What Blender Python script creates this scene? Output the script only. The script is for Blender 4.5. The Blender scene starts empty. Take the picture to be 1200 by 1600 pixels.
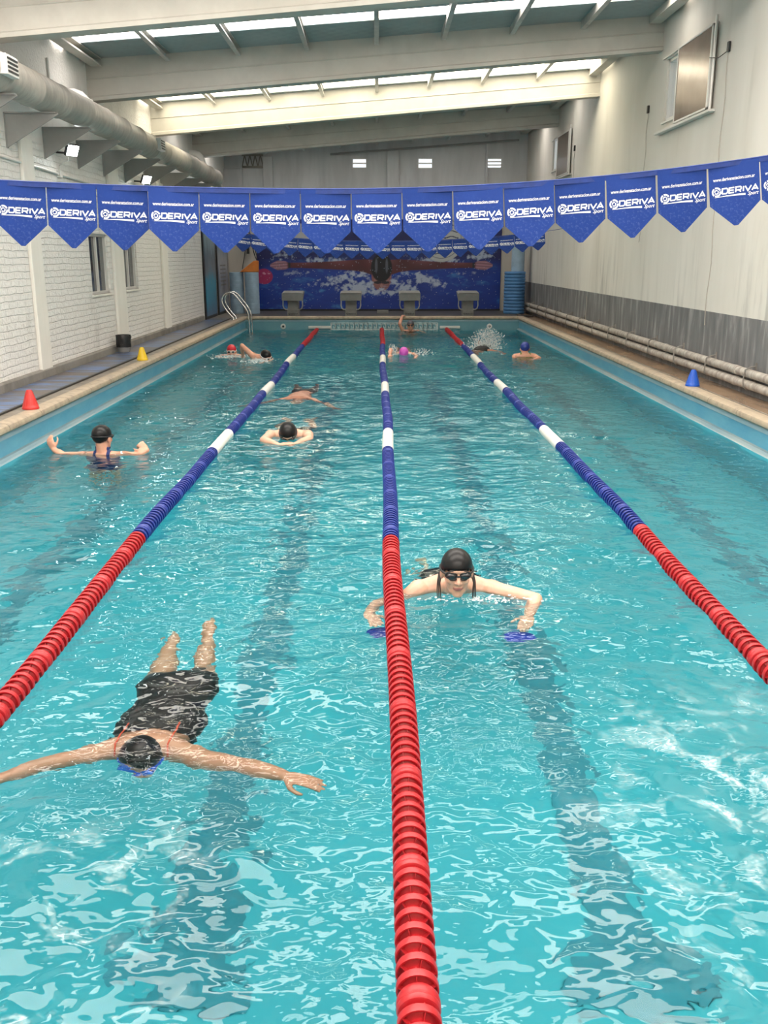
import bpy, bmesh, math, random
import numpy as np
from mathutils import Vector, Matrix

random.seed(7)
rng = np.random.default_rng(11)
SC = bpy.context.scene
COL = SC.collection
R_ = math.radians
V = Vector

# ---------------------------------------------------------------- camera
cam = bpy.data.cameras.new('camera')
cam.sensor_fit = 'HORIZONTAL'
cam.sensor_width = 36.0
cam.lens = 36.0 * 1450 / 1200
cam.clip_end = 200
co = bpy.data.objects.new('camera', cam)
COL.objects.link(co)
co.location = (0, 0, 1.95)
co.rotation_euler = (R_(90 - 15.349), 0, R_(-0.381))
SC.camera = co

# ---------------------------------------------------------------- world, exposure, light levels
SC.view_settings.view_transform = 'Standard'
SC.view_settings.look = 'None'
SC.view_settings.gamma = 1.0
SC.view_settings.use_curve_mapping = False
SC.view_settings.exposure = 0.03
SKYLIGHT_COLD = (1.0, 0.95, 0.945)
SKYLIGHT_WARM = (1.0, 0.93, 0.78)
SKYLIGHT_STRENGTH = 12.0
w = bpy.data.worlds.new('sky')
SC.world = w
w.use_nodes = True
bg = w.node_tree.nodes['Background']
bg.inputs[0].default_value = (0.86, 0.93, 1.0, 1)
bg.inputs[1].default_value = 1.6
SC.cycles.max_bounces = 12
SC.cycles.diffuse_bounces = 5
SC.cycles.glossy_bounces = 4
SC.cycles.transmission_bounces = 10
SC.cycles.transparent_max_bounces = 8
SC.cycles.caustics_refractive = True
SC.cycles.caustics_reflective = True
SC.cycles.sample_clamp_indirect = 6.0
SC.cycles.blur_glossy = 0.5
SC.cycles.use_denoising = True

# ---------------------------------------------------------------- materials
class NT:
    """small helper around a node tree"""
    def __init__(self, name):
        self.m = bpy.data.materials.new(name)
        self.m.use_nodes = True
        self.t = self.m.node_tree
        self.n = self.t.nodes
        self.b = self.n['Principled BSDF']
        self.out = self.n['Material Output']
    def add(self, typ, **kw):
        n = self.n.new(typ)
        for k, v in kw.items():
            if k.startswith('i_'):
                n.inputs[k[2:].replace('_', ' ')].default_value = v
            else:
                setattr(n, k, v)
        return n
    def link(self, a, b):
        self.t.links.new(a, b)
    def coord(self, kind='Object', scale=(1, 1, 1)):
        tc = self.add('ShaderNodeTexCoord')
        mp = self.add('ShaderNodeMapping')
        mp.inputs['Scale'].default_value = scale
        self.link(tc.outputs[kind], mp.inputs['Vector'])
        return mp.outputs[0]
    def noise(self, vec, scale=5, detail=4, rough=0.55, dist=0.0):
        n = self.add('ShaderNodeTexNoise')
        n.inputs['Scale'].default_value = scale
        n.inputs['Detail'].default_value = detail
        n.inputs['Roughness'].default_value = rough
        n.inputs['Distortion'].default_value = dist
        self.link(vec, n.inputs['Vector'])
        return n.outputs['Fac']
    def ramp(self, fac, stops):
        r = self.add('ShaderNodeValToRGB')
        els = r.color_ramp.elements
        while len(els) < len(stops):
            els.new(0.5)
        for e, (p, c) in zip(els, stops):
            e.position = p
            e.color = (c[0], c[1], c[2], 1) if not isinstance(c, (int, float)) else (c, c, c, 1)
        self.link(fac, r.inputs[0])
        return r.outputs[0]
    def mix(self, fac, a, b, mode='MIX'):
        m = self.add('ShaderNodeMix', data_type='RGBA', blend_type=mode)
        for sock, v in ((m.inputs[0], fac), (m.inputs[6], a), (m.inputs[7], b)):
            if hasattr(v, 'links'):
                self.link(v, sock)
            elif isinstance(v, (int, float)):
                sock.default_value = v
            else:
                sock.default_value = (v[0], v[1], v[2], 1)
        return m.outputs[2]
    def bump(self, h, strength=0.3, dist=0.01, normal=None):
        b = self.add('ShaderNodeBump')
        b.inputs['Strength'].default_value = strength
        b.inputs['Distance'].default_value = dist
        self.link(h, b.inputs['Height'])
        if normal is not None:
            self.link(normal, b.inputs['Normal'])
        return b.outputs[0]
    def math(self, op, a, b=0.0, clamp=False):
        m = self.add('ShaderNodeMath', operation=op, use_clamp=clamp)
        for s, v in ((m.inputs[0], a), (m.inputs[1], b)):
            if hasattr(v, 'links'):
                self.link(v, s)
            else:
                s.default_value = v
        return m.outputs[0]

def mat(name, col, rough=0.5, metal=0.0, var=0.0, nscale=8, bump=0.0, bscale=40, bdist=0.004, col2=None, vscale=(1, 1, 1), spec=0.5, coat=0.0, sub=0.0):
    k = NT(name)
    b = k.b
    b.inputs['Base Color'].default_value = (*col, 1)
    b.inputs['Roughness'].default_value = rough
    b.inputs['Metallic'].default_value = metal
    b.inputs['Specular IOR Level'].default_value = spec
    b.inputs['Coat Weight'].default_value = coat
    if sub:
        b.inputs['Subsurface Weight'].default_value = sub
        b.inputs['Subsurface Radius'].default_value = (0.02, 0.008, 0.004)
        b.inputs['Subsurface Scale'].default_value = 0.5
    if var or bump:
        vec = k.coord('Object', vscale)
        if var:
            c2 = col2 or tuple(c * (1 - var) for c in col)
            f = k.noise(vec, nscale, 5, 0.6)
            r = k.ramp(f, [(0.32, col), (0.68, c2)])
            k.link(r, b.inputs['Base Color'])
        if bump:
            h = k.noise(vec, bscale, 3)
            k.link(k.bump(h, bump, bdist), b.inputs['Normal'])
    return k.m

def emit(name, col, s):
    k = NT(name)
    e = k.add('ShaderNodeEmission')
    e.inputs[0].default_value = (*col, 1)
    e.inputs[1].default_value = s
    k.link(e.outputs[0], k.out.inputs[0])
    return k.m

# ---------------------------------------------------------------- mesh helpers
class MB:
    """collects shapes and links them as ONE mesh object"""
    def __init__(self):
        self.v = []
        self.f = []
        self.mi = []
        self.cur = 0
    def add(self, vs, fs):
        o = len(self.v)
        self.v += [tuple(p) for p in vs]
        self.f += [tuple(i + o for i in f) for f in fs]
        self.mi += [self.cur] * len(fs)
        return self
    def box(self, x0, x1, y0, y1, z0, z1, M=None):
        vs = [V((x, y, z)) for x in (x0, x1) for y in (y0, y1) for z in (z0, z1)]
        if M is not None:
            vs = [M @ p for p in vs]
        return self.add(vs, [(0, 1, 3, 2), (4, 6, 7, 5), (0, 4, 5, 1), (2, 3, 7, 6), (0, 2, 6, 4), (1, 5, 7, 3)])
    def prism(self, poly, d, M=None):
        """polygon of 3-D points, extruded by vector d"""
        n = len(poly)
        vs = [V(p) for p in poly] + [V(p) + V(d) for p in poly]
        if M is not None:
            vs = [M @ p for p in vs]
        fs = [tuple(range(n))[::-1], tuple(range(n, 2 * n))]
        fs += [(i, (i + 1) % n, n + (i + 1) % n, n + i) for i in range(n)]
        return self.add(vs, fs)
    def tube(self, pts, r, seg=10, caps=True, closed=False):
        pts = [V(p) for p in pts]
        rs = r if isinstance(r, (list, tuple)) else [r] * len(pts)
        n = len(pts)
        vs, fs = [], []
        nrm = None
        for i, p in enumerate(pts):
            if closed:
                t = (pts[(i + 1) % n] - pts[i - 1]).normalized()
            else:
                t = (pts[min(i + 1, n - 1)] - pts[max(i - 1, 0)]).normalized()
            if nrm is None:
                nrm = t.orthogonal().normalized()
            else:
                nrm = (nrm - t * nrm.dot(t)).normalized()
            bn = t.cross(nrm)
            for k in range(seg):
                a = 2 * math.pi * k / seg
                vs.append(p + (nrm * math.cos(a) + bn * math.sin(a)) * rs[i])
        m = n if closed else n - 1
        for i in range(m):
            for k in range(seg):
                j = (i + 1) % n
                fs.append((i * seg + k, i * seg + (k + 1) % seg, j * seg + (k + 1) % seg, j * seg + k))
        if caps and not closed:
            fs.append(tuple(range(seg))[::-1])
            fs.append(tuple((n - 1) * seg + k for k in range(seg)))
        return self.add(vs, fs)
    def lathe(self, prof, seg=24, M=None, cap=True):
        """profile of (r, z) turned about z"""
        vs, fs = [], []
        n = len(prof)
        for (r, z) in prof:
            for k in range(seg):
                a = 2 * math.pi * k / seg
                vs.append(V((r * math.cos(a), r * math.sin(a), z)))
        for i in range(n - 1):
            for k in range(seg):
                fs.append((i * seg + k, i * seg + (k + 1) % seg, (i + 1) * seg + (k + 1) % seg, (i + 1) * seg + k))
        if cap:
            fs.append(tuple(range(seg))[::-1])
            fs.append(tuple((n - 1) * seg + k for k in range(seg)))
        if M is not None:
            vs = [M @ p for p in vs]
        return self.add(vs, fs)
    def ellipsoid(self, c, rx, ry, rz, ax=None, seg=16, rings=10):
        """radii along axes ax = (x, y, z) vectors"""
        if ax is None:
            ax = (V((1, 0, 0)), V((0, 1, 0)), V((0, 0, 1)))
        c = V(c)
        vs = [c - ax[2] * rz]
        for i in range(1, rings):
            t = -math.pi / 2 + math.pi * i / rings
            for k in range(seg):
                a = 2 * math.pi * k / seg
                vs.append(c + ax[0] * rx * math.cos(t) * math.cos(a) + ax[1] * ry * math.cos(t) * math.sin(a) + ax[2] * rz * math.sin(t))
        vs.append(c + ax[2] * rz)
        fs = [(0, 1 + (k + 1) % seg, 1 + k) for k in range(seg)]
        for i in range(rings - 2):
            for k in range(seg):
                a, b = 1 + i * seg, 1 + (i + 1) * seg
                fs.append((a + k, a + (k + 1) % seg, b + (k + 1) % seg, b + k))
        L = 1 + (rings - 2) * seg
        fs += [(L + k, L + (k + 1) % seg, len(vs) - 1) for k in range(seg)]
        return self.add(vs, fs)
    def mesh(self, name, mats, smooth=False):
        me = bpy.data.meshes.new(name)
        me.from_pydata(self.v, [], self.f)
        for m in (mats if isinstance(mats, (list, tuple)) else [mats]):
            me.materials.append(m)
        if len(set(self.mi)) > 1 or (self.mi and self.mi[0]):
            me.polygons.foreach_set('material_index', self.mi)
        if smooth:
            me.polygons.foreach_set('use_smooth', [True] * len(me.polygons))
        bm = bmesh.new()
        bm.from_mesh(me)
        bmesh.ops.recalc_face_normals(bm, faces=bm.faces)
        bm.to_mesh(me)
        bm.free()
        me.update()
        return me
    def build(self, name, mats, parent=None, smooth=False, bevel=0.0, bseg=2, angle=40):
        return link(name, self.mesh(name, mats, smooth), parent, bevel, bseg, smooth, angle)

def link(name, me, parent=None, bevel=0.0, bseg=2, smooth=False, angle=40):
    o = bpy.data.objects.new(name, me)
    COL.objects.link(o)
    if parent is not None:
        o.parent = parent
        o.matrix_parent_inverse = parent_inv(parent)
    if smooth:
        try:
            me.set_sharp_from_angle(angle=R_(angle))
        except Exception:
            pass
    if bevel:
        b = o.modifiers.new('bevel', 'BEVEL')
        b.width = bevel
        b.segments = bseg
        b.limit_method = 'ANGLE'
        b.angle_limit = R_(50)
    return o

def world_of(o):
    M_ = Matrix.LocRotScale(o.location, o.rotation_euler, o.scale)
    if o.parent is not None:
        M_ = world_of(o.parent) @ o.matrix_parent_inverse @ M_
    return M_

def parent_inv(p):
    return world_of(p).inverted()

def tag(o, label=None, cat=None, group=None, kind=None):
    if label: o['label'] = label
    if cat: o['category'] = cat
    if group: o['group'] = group
    if kind: o['kind'] = kind
    return o

def struct(o, label=None):
    o['kind'] = 'structure'
    if label: o['label'] = label
    return o

def empty(name, loc=(0, 0, 0), label=None, cat=None, group=None, kind=None):
    o = bpy.data.objects.new(name, None)
    COL.objects.link(o)
    o.location = loc
    return tag(o, label, cat, group, kind)

def copy_tree(o, parent=None, off=None):
    c = o.copy()
    COL.objects.link(c)
    if parent is not None:
        c.parent = parent
        c.matrix_parent_inverse = o.matrix_parent_inverse
    if off is not None:
        c.location = V(o.location) + V(off)
    for ch in list(o.children):
        copy_tree(ch, c)
    return c

# ---------------------------------------------------------------- material library
M = {}
# painted brick on the left wall
k = NT('painted_brick')
tc = k.add('ShaderNodeTexCoord')
sx = k.add('ShaderNodeSeparateXYZ'); k.link(tc.outputs['Object'], sx.inputs[0])
cb = k.add('ShaderNodeCombineXYZ'); k.link(sx.outputs['Y'], cb.inputs[0]); k.link(sx.outputs['Z'], cb.inputs[1])
nz0 = k.noise(tc.outputs['Object'], 3.0, 3)
wob = k.math('MULTIPLY', k.math('SUBTRACT', nz0, 0.5), 0.05)
vadd = k.add('ShaderNodeVectorMath', operation='ADD'); k.link(cb.outputs[0], vadd.inputs[0])
cw = k.add('ShaderNodeCombineXYZ'); k.link(wob, cw.inputs[0]); k.link(wob, cw.inputs[1]); k.link(cw.outputs[0], vadd.inputs[1])
br = k.add('ShaderNodeTexBrick')
br.inputs['Scale'].default_value = 1.0
br.inputs['Brick Width'].default_value = 0.27
br.inputs['Row Height'].default_value = 0.088
br.inputs['Mortar Size'].default_value = 0.012
br.inputs['Mortar Smooth'].default_value = 0.55
br.inputs['Color1'].default_value = (1, 1, 1, 1)
br.inputs['Color2'].default_value = (0.82, 0.82, 0.82, 1)
br.inputs['Mortar'].default_value = (0.25, 0.25, 0.25, 1)
k.link(vadd.outputs[0], br.inputs['Vector'])
# brick relief only on the lower wall, plaster above
mz = k.add('ShaderNodeMapRange'); mz.inputs['From Min'].default_value = 3.45; mz.inputs['From Max'].default_value = 3.5
mz.inputs['To Min'].default_value = 1; mz.inputs['To Max'].default_value = 0
k.link(sx.outputs['Z'], mz.inputs['Value'])
hgt = k.math('MULTIPLY', br.outputs['Color'], mz.outputs[0])
lump = k.noise(tc.outputs['Object'], 22, 4, 0.6)
hgt = k.math('ADD', hgt, k.math('MULTIPLY', lump, 0.9))
k.link(k.bump(hgt, 1.0, 0.02), k.b.inputs['Normal'])
stain = k.noise(k.coord('Object', (1, 0.7, 0.35)), 2.2, 6, 0.65)
c1 = k.ramp(stain, [(0.3, (0.80, 0.785, 0.76)), (0.56, (0.77, 0.755, 0.725)), (0.75, (0.60, 0.585, 0.555))])
k.link(c1, k.b.inputs['Base Color'])
k.b.inputs['Roughness'].default_value = 0.6
M['brick'] = k.m

def plaster(name, c_a, c_b, c_c, streak=(1, 2.0, 0.16), bump=0.15):
    k = NT(name)
    n1 = k.noise(k.coord('Object', streak), 2.4, 7, 0.62)
    n2 = k.noise(k.coord('Object', (1, 1, 1)), 0.8, 5, 0.6)
    a = k.ramp(n1, [(0.42, c_a), (0.62, c_b)])
    b = k.ramp(n2, [(0.40, 0.0), (0.72, 0.75)])
    k.link(k.mix(b, a, c_c), k.b.inputs['Base Color'])
    h = k.noise(k.coord('Object'), 30, 4)
    k.link(k.bump(h, bump, 0.006), k.b.inputs['Normal'])
    k.b.inputs['Roughness'].default_value = 0.75
    return k.m

# right wall: off-white plaster with a bare grey cement dado with drip marks
k = NT('stained_plaster')
tc = k.add('ShaderNodeTexCoord')
sx = k.add('ShaderNodeSeparateXYZ'); k.link(tc.outputs['Object'], sx.inputs[0])
n1 = k.noise(k.coord('Object', (1, 1.0, 0.2)), 1.6, 3, 0.5, 0.4)
n2 = k.noise(k.coord('Object', (1, 1, 1)), 0.55, 5, 0.6)
up = k.ramp(n1, [(0.40, (0.66, 0.635, 0.585)), (0.66, (0.61, 0.585, 0.535)), (0.80, (0.50, 0.48, 0.435))])
up = k.mix(k.ramp(n2, [(0.45, 0.0), (0.75, 0.5)]), up, (0.57, 0.545, 0.465))
n3 = k.noise(k.coord('Object', (1, 3.0, 0.55)), 2.0, 5, 0.6, 0.3)
low = k.ramp(n3, [(0.34, (0.11, 0.112, 0.116)), (0.54, (0.17, 0.17, 0.172)), (0.74, (0.36, 0.355, 0.345))])
edge = k.math('GREATER_THAN', sx.outputs['Z'], 1.24)
n4 = k.noise(k.coord('Object', (1, 2.4, 0.28)), 2.0, 5, 0.62, 0.25)
n5 = k.noise(k.coord('Object', (1, 1, 0.5)), 0.7, 2, 0.5)
# grime that has run down just above the dado
gz = k.add('ShaderNodeMapRange'); gz.inputs['From Min'].default_value = 1.25; gz.inputs['From Max'].default_value = 2.6
gz.inputs['To Min'].default_value = 0.8; gz.inputs['To Max'].default_value = 0.0
k.link(sx.outputs['Z'], gz.inputs['Value'])
gr = k.math('MULTIPLY', k.math('MULTIPLY', gz.outputs[0], k.ramp(n4, [(0.48, 0.0), (0.68, 1.0)])), k.ramp(n5, [(0.42, 0.1), (0.6, 1.0)]))
up = k.mix(gr, up, (0.30, 0.29, 0.275))
k.link(k.mix(edge, low, up), k.b.inputs['Base Color'])
h = k.noise(k.coord('Object'), 26, 4)
k.link(k.bump(h, 0.2, 0.006), k.b.inputs['Normal'])
k.b.inputs['Roughness'].default_value = 0.7
M['wall_right'] = k.m

M['endwall'] = plaster('end_wall_plaster', (0.58, 0.585, 0.60), (0.46, 0.465, 0.48), (0.53, 0.53, 0.53))
M['beige'] = plaster('beige_plaster', (0.50, 0.47, 0.42), (0.42, 0.39, 0.35), (0.45, 0.42, 0.38))
M['base'] = plaster('grey_cement', (0.22, 0.205, 0.185), (0.15, 0.14, 0.125), (0.28, 0.265, 0.24), (1, 1, 0.6), 0.3)
M['beam'] = plaster('painted_concrete', (0.52, 0.50, 0.455), (0.47, 0.45, 0.41), (0.42, 0.40, 0.355), (1.2, 1, 1), 0.12)
M['plaster_white'] = plaster('white_plaster', (0.78, 0.76, 0.71), (0.73, 0.71, 0.66), (0.70, 0.68, 0.62))

k = NT('corrugated_roof')
wv = k.add('ShaderNodeTexWave', wave_type='BANDS', bands_direction='Y')
wv.inputs['Scale'].default_value = 4.0
k.link(k.coord('Object'), wv.inputs['Vector'])
nn = k.noise(k.coord('Object', (0.6, 1, 1)), 1.1, 4)
k.link(k.ramp(nn, [(0.35, (0.30, 0.37, 0.39)), (0.7, (0.24, 0.28, 0.29))]), k.b.inputs['Base Color'])
k.link(k.bump(wv.outputs['Fac'], 0.5, 0.02), k.b.inputs['Normal'])
k.b.inputs['Roughness'].default_value = 0.45
M['roof'] = k.m

def skylight_mat(name, col, s):
    k = NT(name)
    e = k.add('ShaderNodeEmission')
    n = k.noise(k.coord('Object', (1, 1, 1)), 3.0, 5, 0.65)
    wv = k.add('ShaderNodeTexWave', wave_type='BANDS', bands_direction='Y')
    wv.inputs['Scale'].default_value = 4.0
    k.link(k.coord('Object'), wv.inputs['Vector'])
    c = k.ramp(n, [(0.35, col), (0.75, (col[0] * 0.8, col[1] * 0.72, col[2] * 0.5))])
    c = k.mix(k.math('MULTIPLY', wv.outputs['Fac'], 0.18), c, (0.3, 0.27, 0.2))
    k.link(c, e.inputs[0])
    e.inputs[1].default_value = s
    k.link(e.outputs[0], k.out.inputs[0])
    return k.m
M['sky_cold'] = skylight_mat('skylight_sheet', SKYLIGHT_COLD, SKYLIGHT_STRENGTH)
M['sky_warm'] = skylight_mat('weathered_skylight_sheet', SKYLIGHT_WARM, SKYLIGHT_STRENGTH)

M['galv'] = mat('galvanised_steel', (0.62, 0.62, 0.60), 0.45, 0.6, 0.25, 6)
M['white_metal'] = mat('white_painted_metal', (0.75, 0.75, 0.73), 0.4, 0, 0.15, 5)
M['grey_paint'] = mat('grey_painted_plate', (0.27, 0.268, 0.26), 0.5, 0, 0.12, 5)
M['duct'] = mat('pale_duct_sheet', (0.45, 0.42, 0.375), 0.5, 0.1, 0.3, 4, 0.25, 9, 0.02, vscale=(1, 2.5, 1))
M['black'] = mat('black_plastic', (0.012, 0.012, 0.013), 0.4)
M['dark'] = mat('dark_void', (0.02, 0.02, 0.022), 0.8)
M['pvc'] = mat('white_pvc', (0.74, 0.73, 0.70), 0.4, 0, 0.1, 5)
M['chrome'] = mat('stainless_steel', (0.75, 0.75, 0.74), 0.16, 1.0)
M['glass_dark'] = mat('dim_window_glass', (0.035, 0.045, 0.05), 0.08, 0, 0, spec=0.8)
M['alu'] = mat('aluminium_frame', (0.68, 0.67, 0.64), 0.4, 0.3)
M['lamp'] = emit('lamp_face', (0.95, 1.0, 1.0), 60.0)

# pool tile
k = NT('pool_paint')
n1 = k.noise(k.coord('Object'), 1.2, 5, 0.6)
k.link(k.ramp(n1, [(0.3, (0.075, 0.40, 0.50)), (0.7, (0.062, 0.365, 0.47))]), k.b.inputs['Base Color'])
k.b.inputs['Roughness'].default_value = 0.5
M['pool'] = k.m
M['lane_mark'] = mat('dark_lane_tile', (0.052, 0.255, 0.35), 0.5, 0, 0.2, 4)
M['band_blue'] = mat('blue_wall_band', (0.09, 0.31, 0.47), 0.35, 0, 0.45, 3.5, 0.15, 20, vscale=(1, 0.6, 2), col2=(0.15, 0.40, 0.52))
M['band_pale'] = mat('pale_wall_band', (0.36, 0.47, 0.52), 0.45, 0, 0.3, 5, vscale=(1, 0.5, 2), col2=(0.27, 0.40, 0.47))
M['ledge'] = mat('scum_gutter_ledge', (0.15, 0.26, 0.32), 0.4, 0, 0.4, 3, vscale=(1, 0.35, 1), col2=(0.30, 0.36, 0.36))
M['far_band'] = mat('far_wall_tile', (0.11, 0.28, 0.34), 0.35, 0, 0.3, 4, col2=(0.14, 0.32, 0.37))
M['meander'] = mat('white_tile', (0.70, 0.72, 0.70), 0.35)

# coping stones with joints
k = NT('coping_stone')
tc = k.add('ShaderNodeTexCoord')
sx = k.add('ShaderNodeSeparateXYZ'); k.link(tc.outputs['Object'], sx.inputs[0])
fr = k.math('FRACT', k.math('DIVIDE', sx.outputs['Y'], 0.9))
jt = k.math('LESS_THAN', fr, 0.014)
n1 = k.noise(tc.outputs['Object'], 9, 6, 0.65)
cst = k.ramp(n1, [(0.3, (0.47, 0.375, 0.27)), (0.55, (0.37, 0.30, 0.22)), (0.75, (0.20, 0.17, 0.14))])
k.link(k.mix(jt, cst, (0.16, 0.13, 0.10)), k.b.inputs['Base Color'])
k.link(k.bump(n1, 0.4, 0.006), k.b.inputs['Normal'])
k.b.inputs['Roughness'].default_value = 0.55
M['coping'] = k.m
M['tile_strip'] = mat('worn_deck_tile', (0.28, 0.245, 0.20), 0.45, 0, 0.5, 6, 0.2, 30)
M['wet_deck'] = mat('wet_brown_concrete', (0.36, 0.25, 0.165), 0.25, 0, 0.6, 2.0, 0.15, 14, col2=(0.20, 0.145, 0.105), vscale=(1.6, 0.5, 1))
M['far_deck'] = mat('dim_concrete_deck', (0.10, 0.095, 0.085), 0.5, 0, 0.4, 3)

# slatted rubber mat
k = NT('slatted_rubber_mat')
tc = k.add('ShaderNodeTexCoord')
sx = k.add('ShaderNodeSeparateXYZ'); k.link(tc.outputs['Object'], sx.inputs[0])
fy = k.math('FRACT', k.math('DIVIDE', sx.outputs['Y'], 0.11))
gap = k.math('LESS_THAN', fy, 0.30)
n1 = k.noise(k.coord('Object', (1.0, 4.5, 1)), 1.5, 4, 0.65)
top = k.ramp(n1, [(0.40, (0.15, 0.115, 0.095)), (0.50, (0.12, 0.135, 0.18)), (0.58, (0.12, 0.23, 0.50))])
k.link(k.mix(gap, top, (0.03, 0.028, 0.028)), k.b.inputs['Base Color'])
k.link(k.bump(k.math('SUBTRACT', 1.0, gap), 0.5, 0.01), k.b.inputs['Normal'])
k.b.inputs['Roughness'].default_value = 0.35
M['mat'] = k.m

# ---------------------------------------------------------------- dimensions
XL, XR = -4.60, 4.50          # room walls
Y0, Y1 = -4.0, 29.6           # back wall, end wall
PL, PR = -3.66, 3.92          # pool wall faces
PN, PF = 1.0, 26.2            # pool near / far wall
ZD = 0.345                    # deck level
def zroof(x): return 4.95 + (x + 4.6) * 0.0714
def zbeam(x): return 4.34 + (x + 4.6) * 0.0824
BEAMS = [-1.1, 3.2, 7.5, 11.8, 16.1, 20.4, 24.8]
SKY = [(-3.4, -2.2, 'sky_cold'), (-0.4, 1.4, 'sky_cold'), (4.2, 6.2, 'sky_cold'), (8.7, 10.6, 'sky_cold'), (14.42, 14.90, 'sky_cold'), (19.25, 20.15, 'sky_warm'), (22.1, 22.6, 'sky_cold'), (26.3, 26.9, 'sky_cold')]  # last two strips are unseen, added to brighten the far end

# ---------------------------------------------------------------- walls with openings
def wall_x(name, x, t, ya, yb, za, zb, holes, m):
    """wall in the plane X = x, thickness t (signed, outwards); holes = (y0, y1, z0, z1)"""
    ys = sorted({ya, yb, *[h[0] for h in holes], *[h[1] for h in holes]})
    zs = sorted({za, zb, *[h[2] for h in holes], *[h[3] for h in holes]})
    b = MB()
    for i in range(len(ys) - 1):
        for j in range(len(zs) - 1):
            cy, cz = (ys[i] + ys[i + 1]) / 2, (zs[j] + zs[j + 1]) / 2
            if any(h[0] < cy < h[1] and h[2] < cz < h[3] for h in holes):
                continue
            for xx in (x, x + t):
                b.add([(xx, ys[i], zs[j]), (xx, ys[i + 1], zs[j]), (xx, ys[i + 1], zs[j + 1]), (xx, ys[i], zs[j + 1])], [(0, 1, 2, 3)])
    for (a, c, d, e) in holes + [(ya, yb, za, zb)]:
        q = [(a, d), (c, d), (c, e), (a, e)]
        for s in range(4):
            (p0, z0), (p1, z1) = q[s], q[(s + 1) % 4]
            b.add([(x, p0, z0), (x, p1, z1), (x + t, p1, z1), (x + t, p0, z0)], [(0, 1, 2, 3)])
    me = bpy.data.meshes.new(name)
    me.from_pydata(b.v, [], b.f)
    me.materials.append(m)
    return struct(link(name, me))

def wall_y(name, y, t, xa, xb, za, zb, holes, m):
    o = wall_x(name, y, t, xa, xb, za, zb, holes, m)
    for v in o.data.vertices:
        v.co = (v.co.y, v.co.x, v.co.z)
    return o

LW = [(15.42, 16.48, 1.36, 2.32), (17.42, 18.40, 1.37, 2.28)]
RW = [(14.87, 15.68, 4.00, 4.90), (24.36, 25.35, 4.08, 4.86)]
FW = [(-0.76, -0.32, 4.53, 4.81), (1.21, 1.66, 4.52, 4.82), (3.27, 3.74, 4.53, 4.82)]
wall_x('wall_left', XL, -0.25, Y0, Y1, 0.0, 5.4, LW, M['brick'])
wall_x('wall_right', XR, 0.25, Y0, Y1, 0.0, 6.1, RW, M['wall_right'])
wall_y('wall_far', Y1, 0.25, XL, XR, 0.0, 6.1, FW, M['endwall'])
wall_y('wall_back', Y0, -0.25, XL, XR, 0.0, 6.1, [], M['plaster_white'])

# ceiling: corrugated sheets between the skylights
b = MB()
cuts = [Y0 - 0.2] + [y for s in SKY for y in s[:2]] + [Y1 + 0.2]
for i in range(0, len(cuts), 2):
    for (xa, xb) in ((XL - 0.2, XR + 0.2),):
        ya, yb = cuts[i], cuts[i + 1]
        b.add([(xa, ya, zroof(xa)), (xb, ya, zroof(xb)), (xb, yb, zroof(xb)), (xa, yb, zroof(xa)),
               (xa, ya, zroof(xa) + .06), (xb, ya, zroof(xb) + .06), (xb, yb, zroof(xb) + .06), (xa, yb, zroof(xa) + .06)],
              [(0, 1, 2, 3), (4, 5, 6, 7), (0, 1, 5, 4), (2, 3, 7, 6), (1, 2, 6, 5), (3, 0, 4, 7)])
struct(b.build('ceiling', M['roof']))
for (ya, yb, mm) in SKY:
    b = MB()
    xa, xb = XL + 0.02, XR - 0.02
    b.add([(xa, ya, zroof(xa) + .02), (xb, ya, zroof(xb) + .02), (xb, yb, zroof(xb) + .02), (xa, yb, zroof(xa) + .02),
           (xa, ya, zroof(xa) + .024), (xb, ya, zroof(xb) + .024), (xb, yb, zroof(xb) + .024), (xa, yb, zroof(xa) + .024)],
          [(0, 1, 2, 3), (4, 5, 6, 7), (0, 1, 5, 4), (2, 3, 7, 6), (1, 2, 6, 5), (3, 0, 4, 7)])
    struct(b.build('ceiling_skylight', M[mm]))  # also builds the two added glowing strips hidden in the far bays

# sloping concrete beams
for yb in BEAMS:
    b = MB()
    def sect(x):
        zb, zt = zbeam(x), zroof(x)
        h = zt - zb
        pr = [(-0.13, 0), (0.13, 0), (0.13, 0.05), (0.10, 0.07), (0.10, h), (-0.10, h),
              (-0.10, h * 0.53 + .012), (-0.113, h * 0.53 + .006), (-0.113, h * 0.53 - .004), (-0.10, h * 0.53 - .012), (-0.10, 0.07), (-0.13, 0.05)]
        return [(x, yb + p, zb + q) for p, q in pr]
    xs = [XL, -1.6, 1.5, XR]
    n = 12
    vs = [p for x in xs for p in sect(x)]
    fs = [tuple(range(n)), tuple((len(xs) - 1) * n + i for i in range(n))]
    for s in range(len(xs) - 1):
        fs += [(s * n + i, s * n + (i + 1) % n, (s + 1) * n + (i + 1) % n, (s + 1) * n + i) for i in range(n)]
    b.add(vs, fs)
    struct(b.build('ceiling_beam', M['beam']))

# steel purlins between beams
PX = [-4.42, -3.29, -2.18, -1.10, -0.01, 1.04, 2.11, 3.22, 4.34]
bays = [(12.0, 15.97), (16.25, 20.27), (20.55, 24.67), (24.95, 29.5)]
for (ya, yb) in bays:
    for x in PX:
        b = MB()
        z = zroof(x)
        w_ = 0.035 if abs(x) < 4.3 else 0.09
        b.box(x - w_, x + w_, ya, yb, z - 0.012, z - 0.002)
        b.box(x - w_, x - w_ + .012, ya, yb, z - 0.11, z - 0.012)
        b.box(x - w_, x + w_, ya, yb, z - 0.12, z - 0.11)
        b.box(x + w_ - .012, x + w_, ya, yb, z - 0.11, z - 0.095)
        struct(b.build('ceiling_purlin', M['galv'] if abs(x) < 4.3 else M['beam']))

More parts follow.
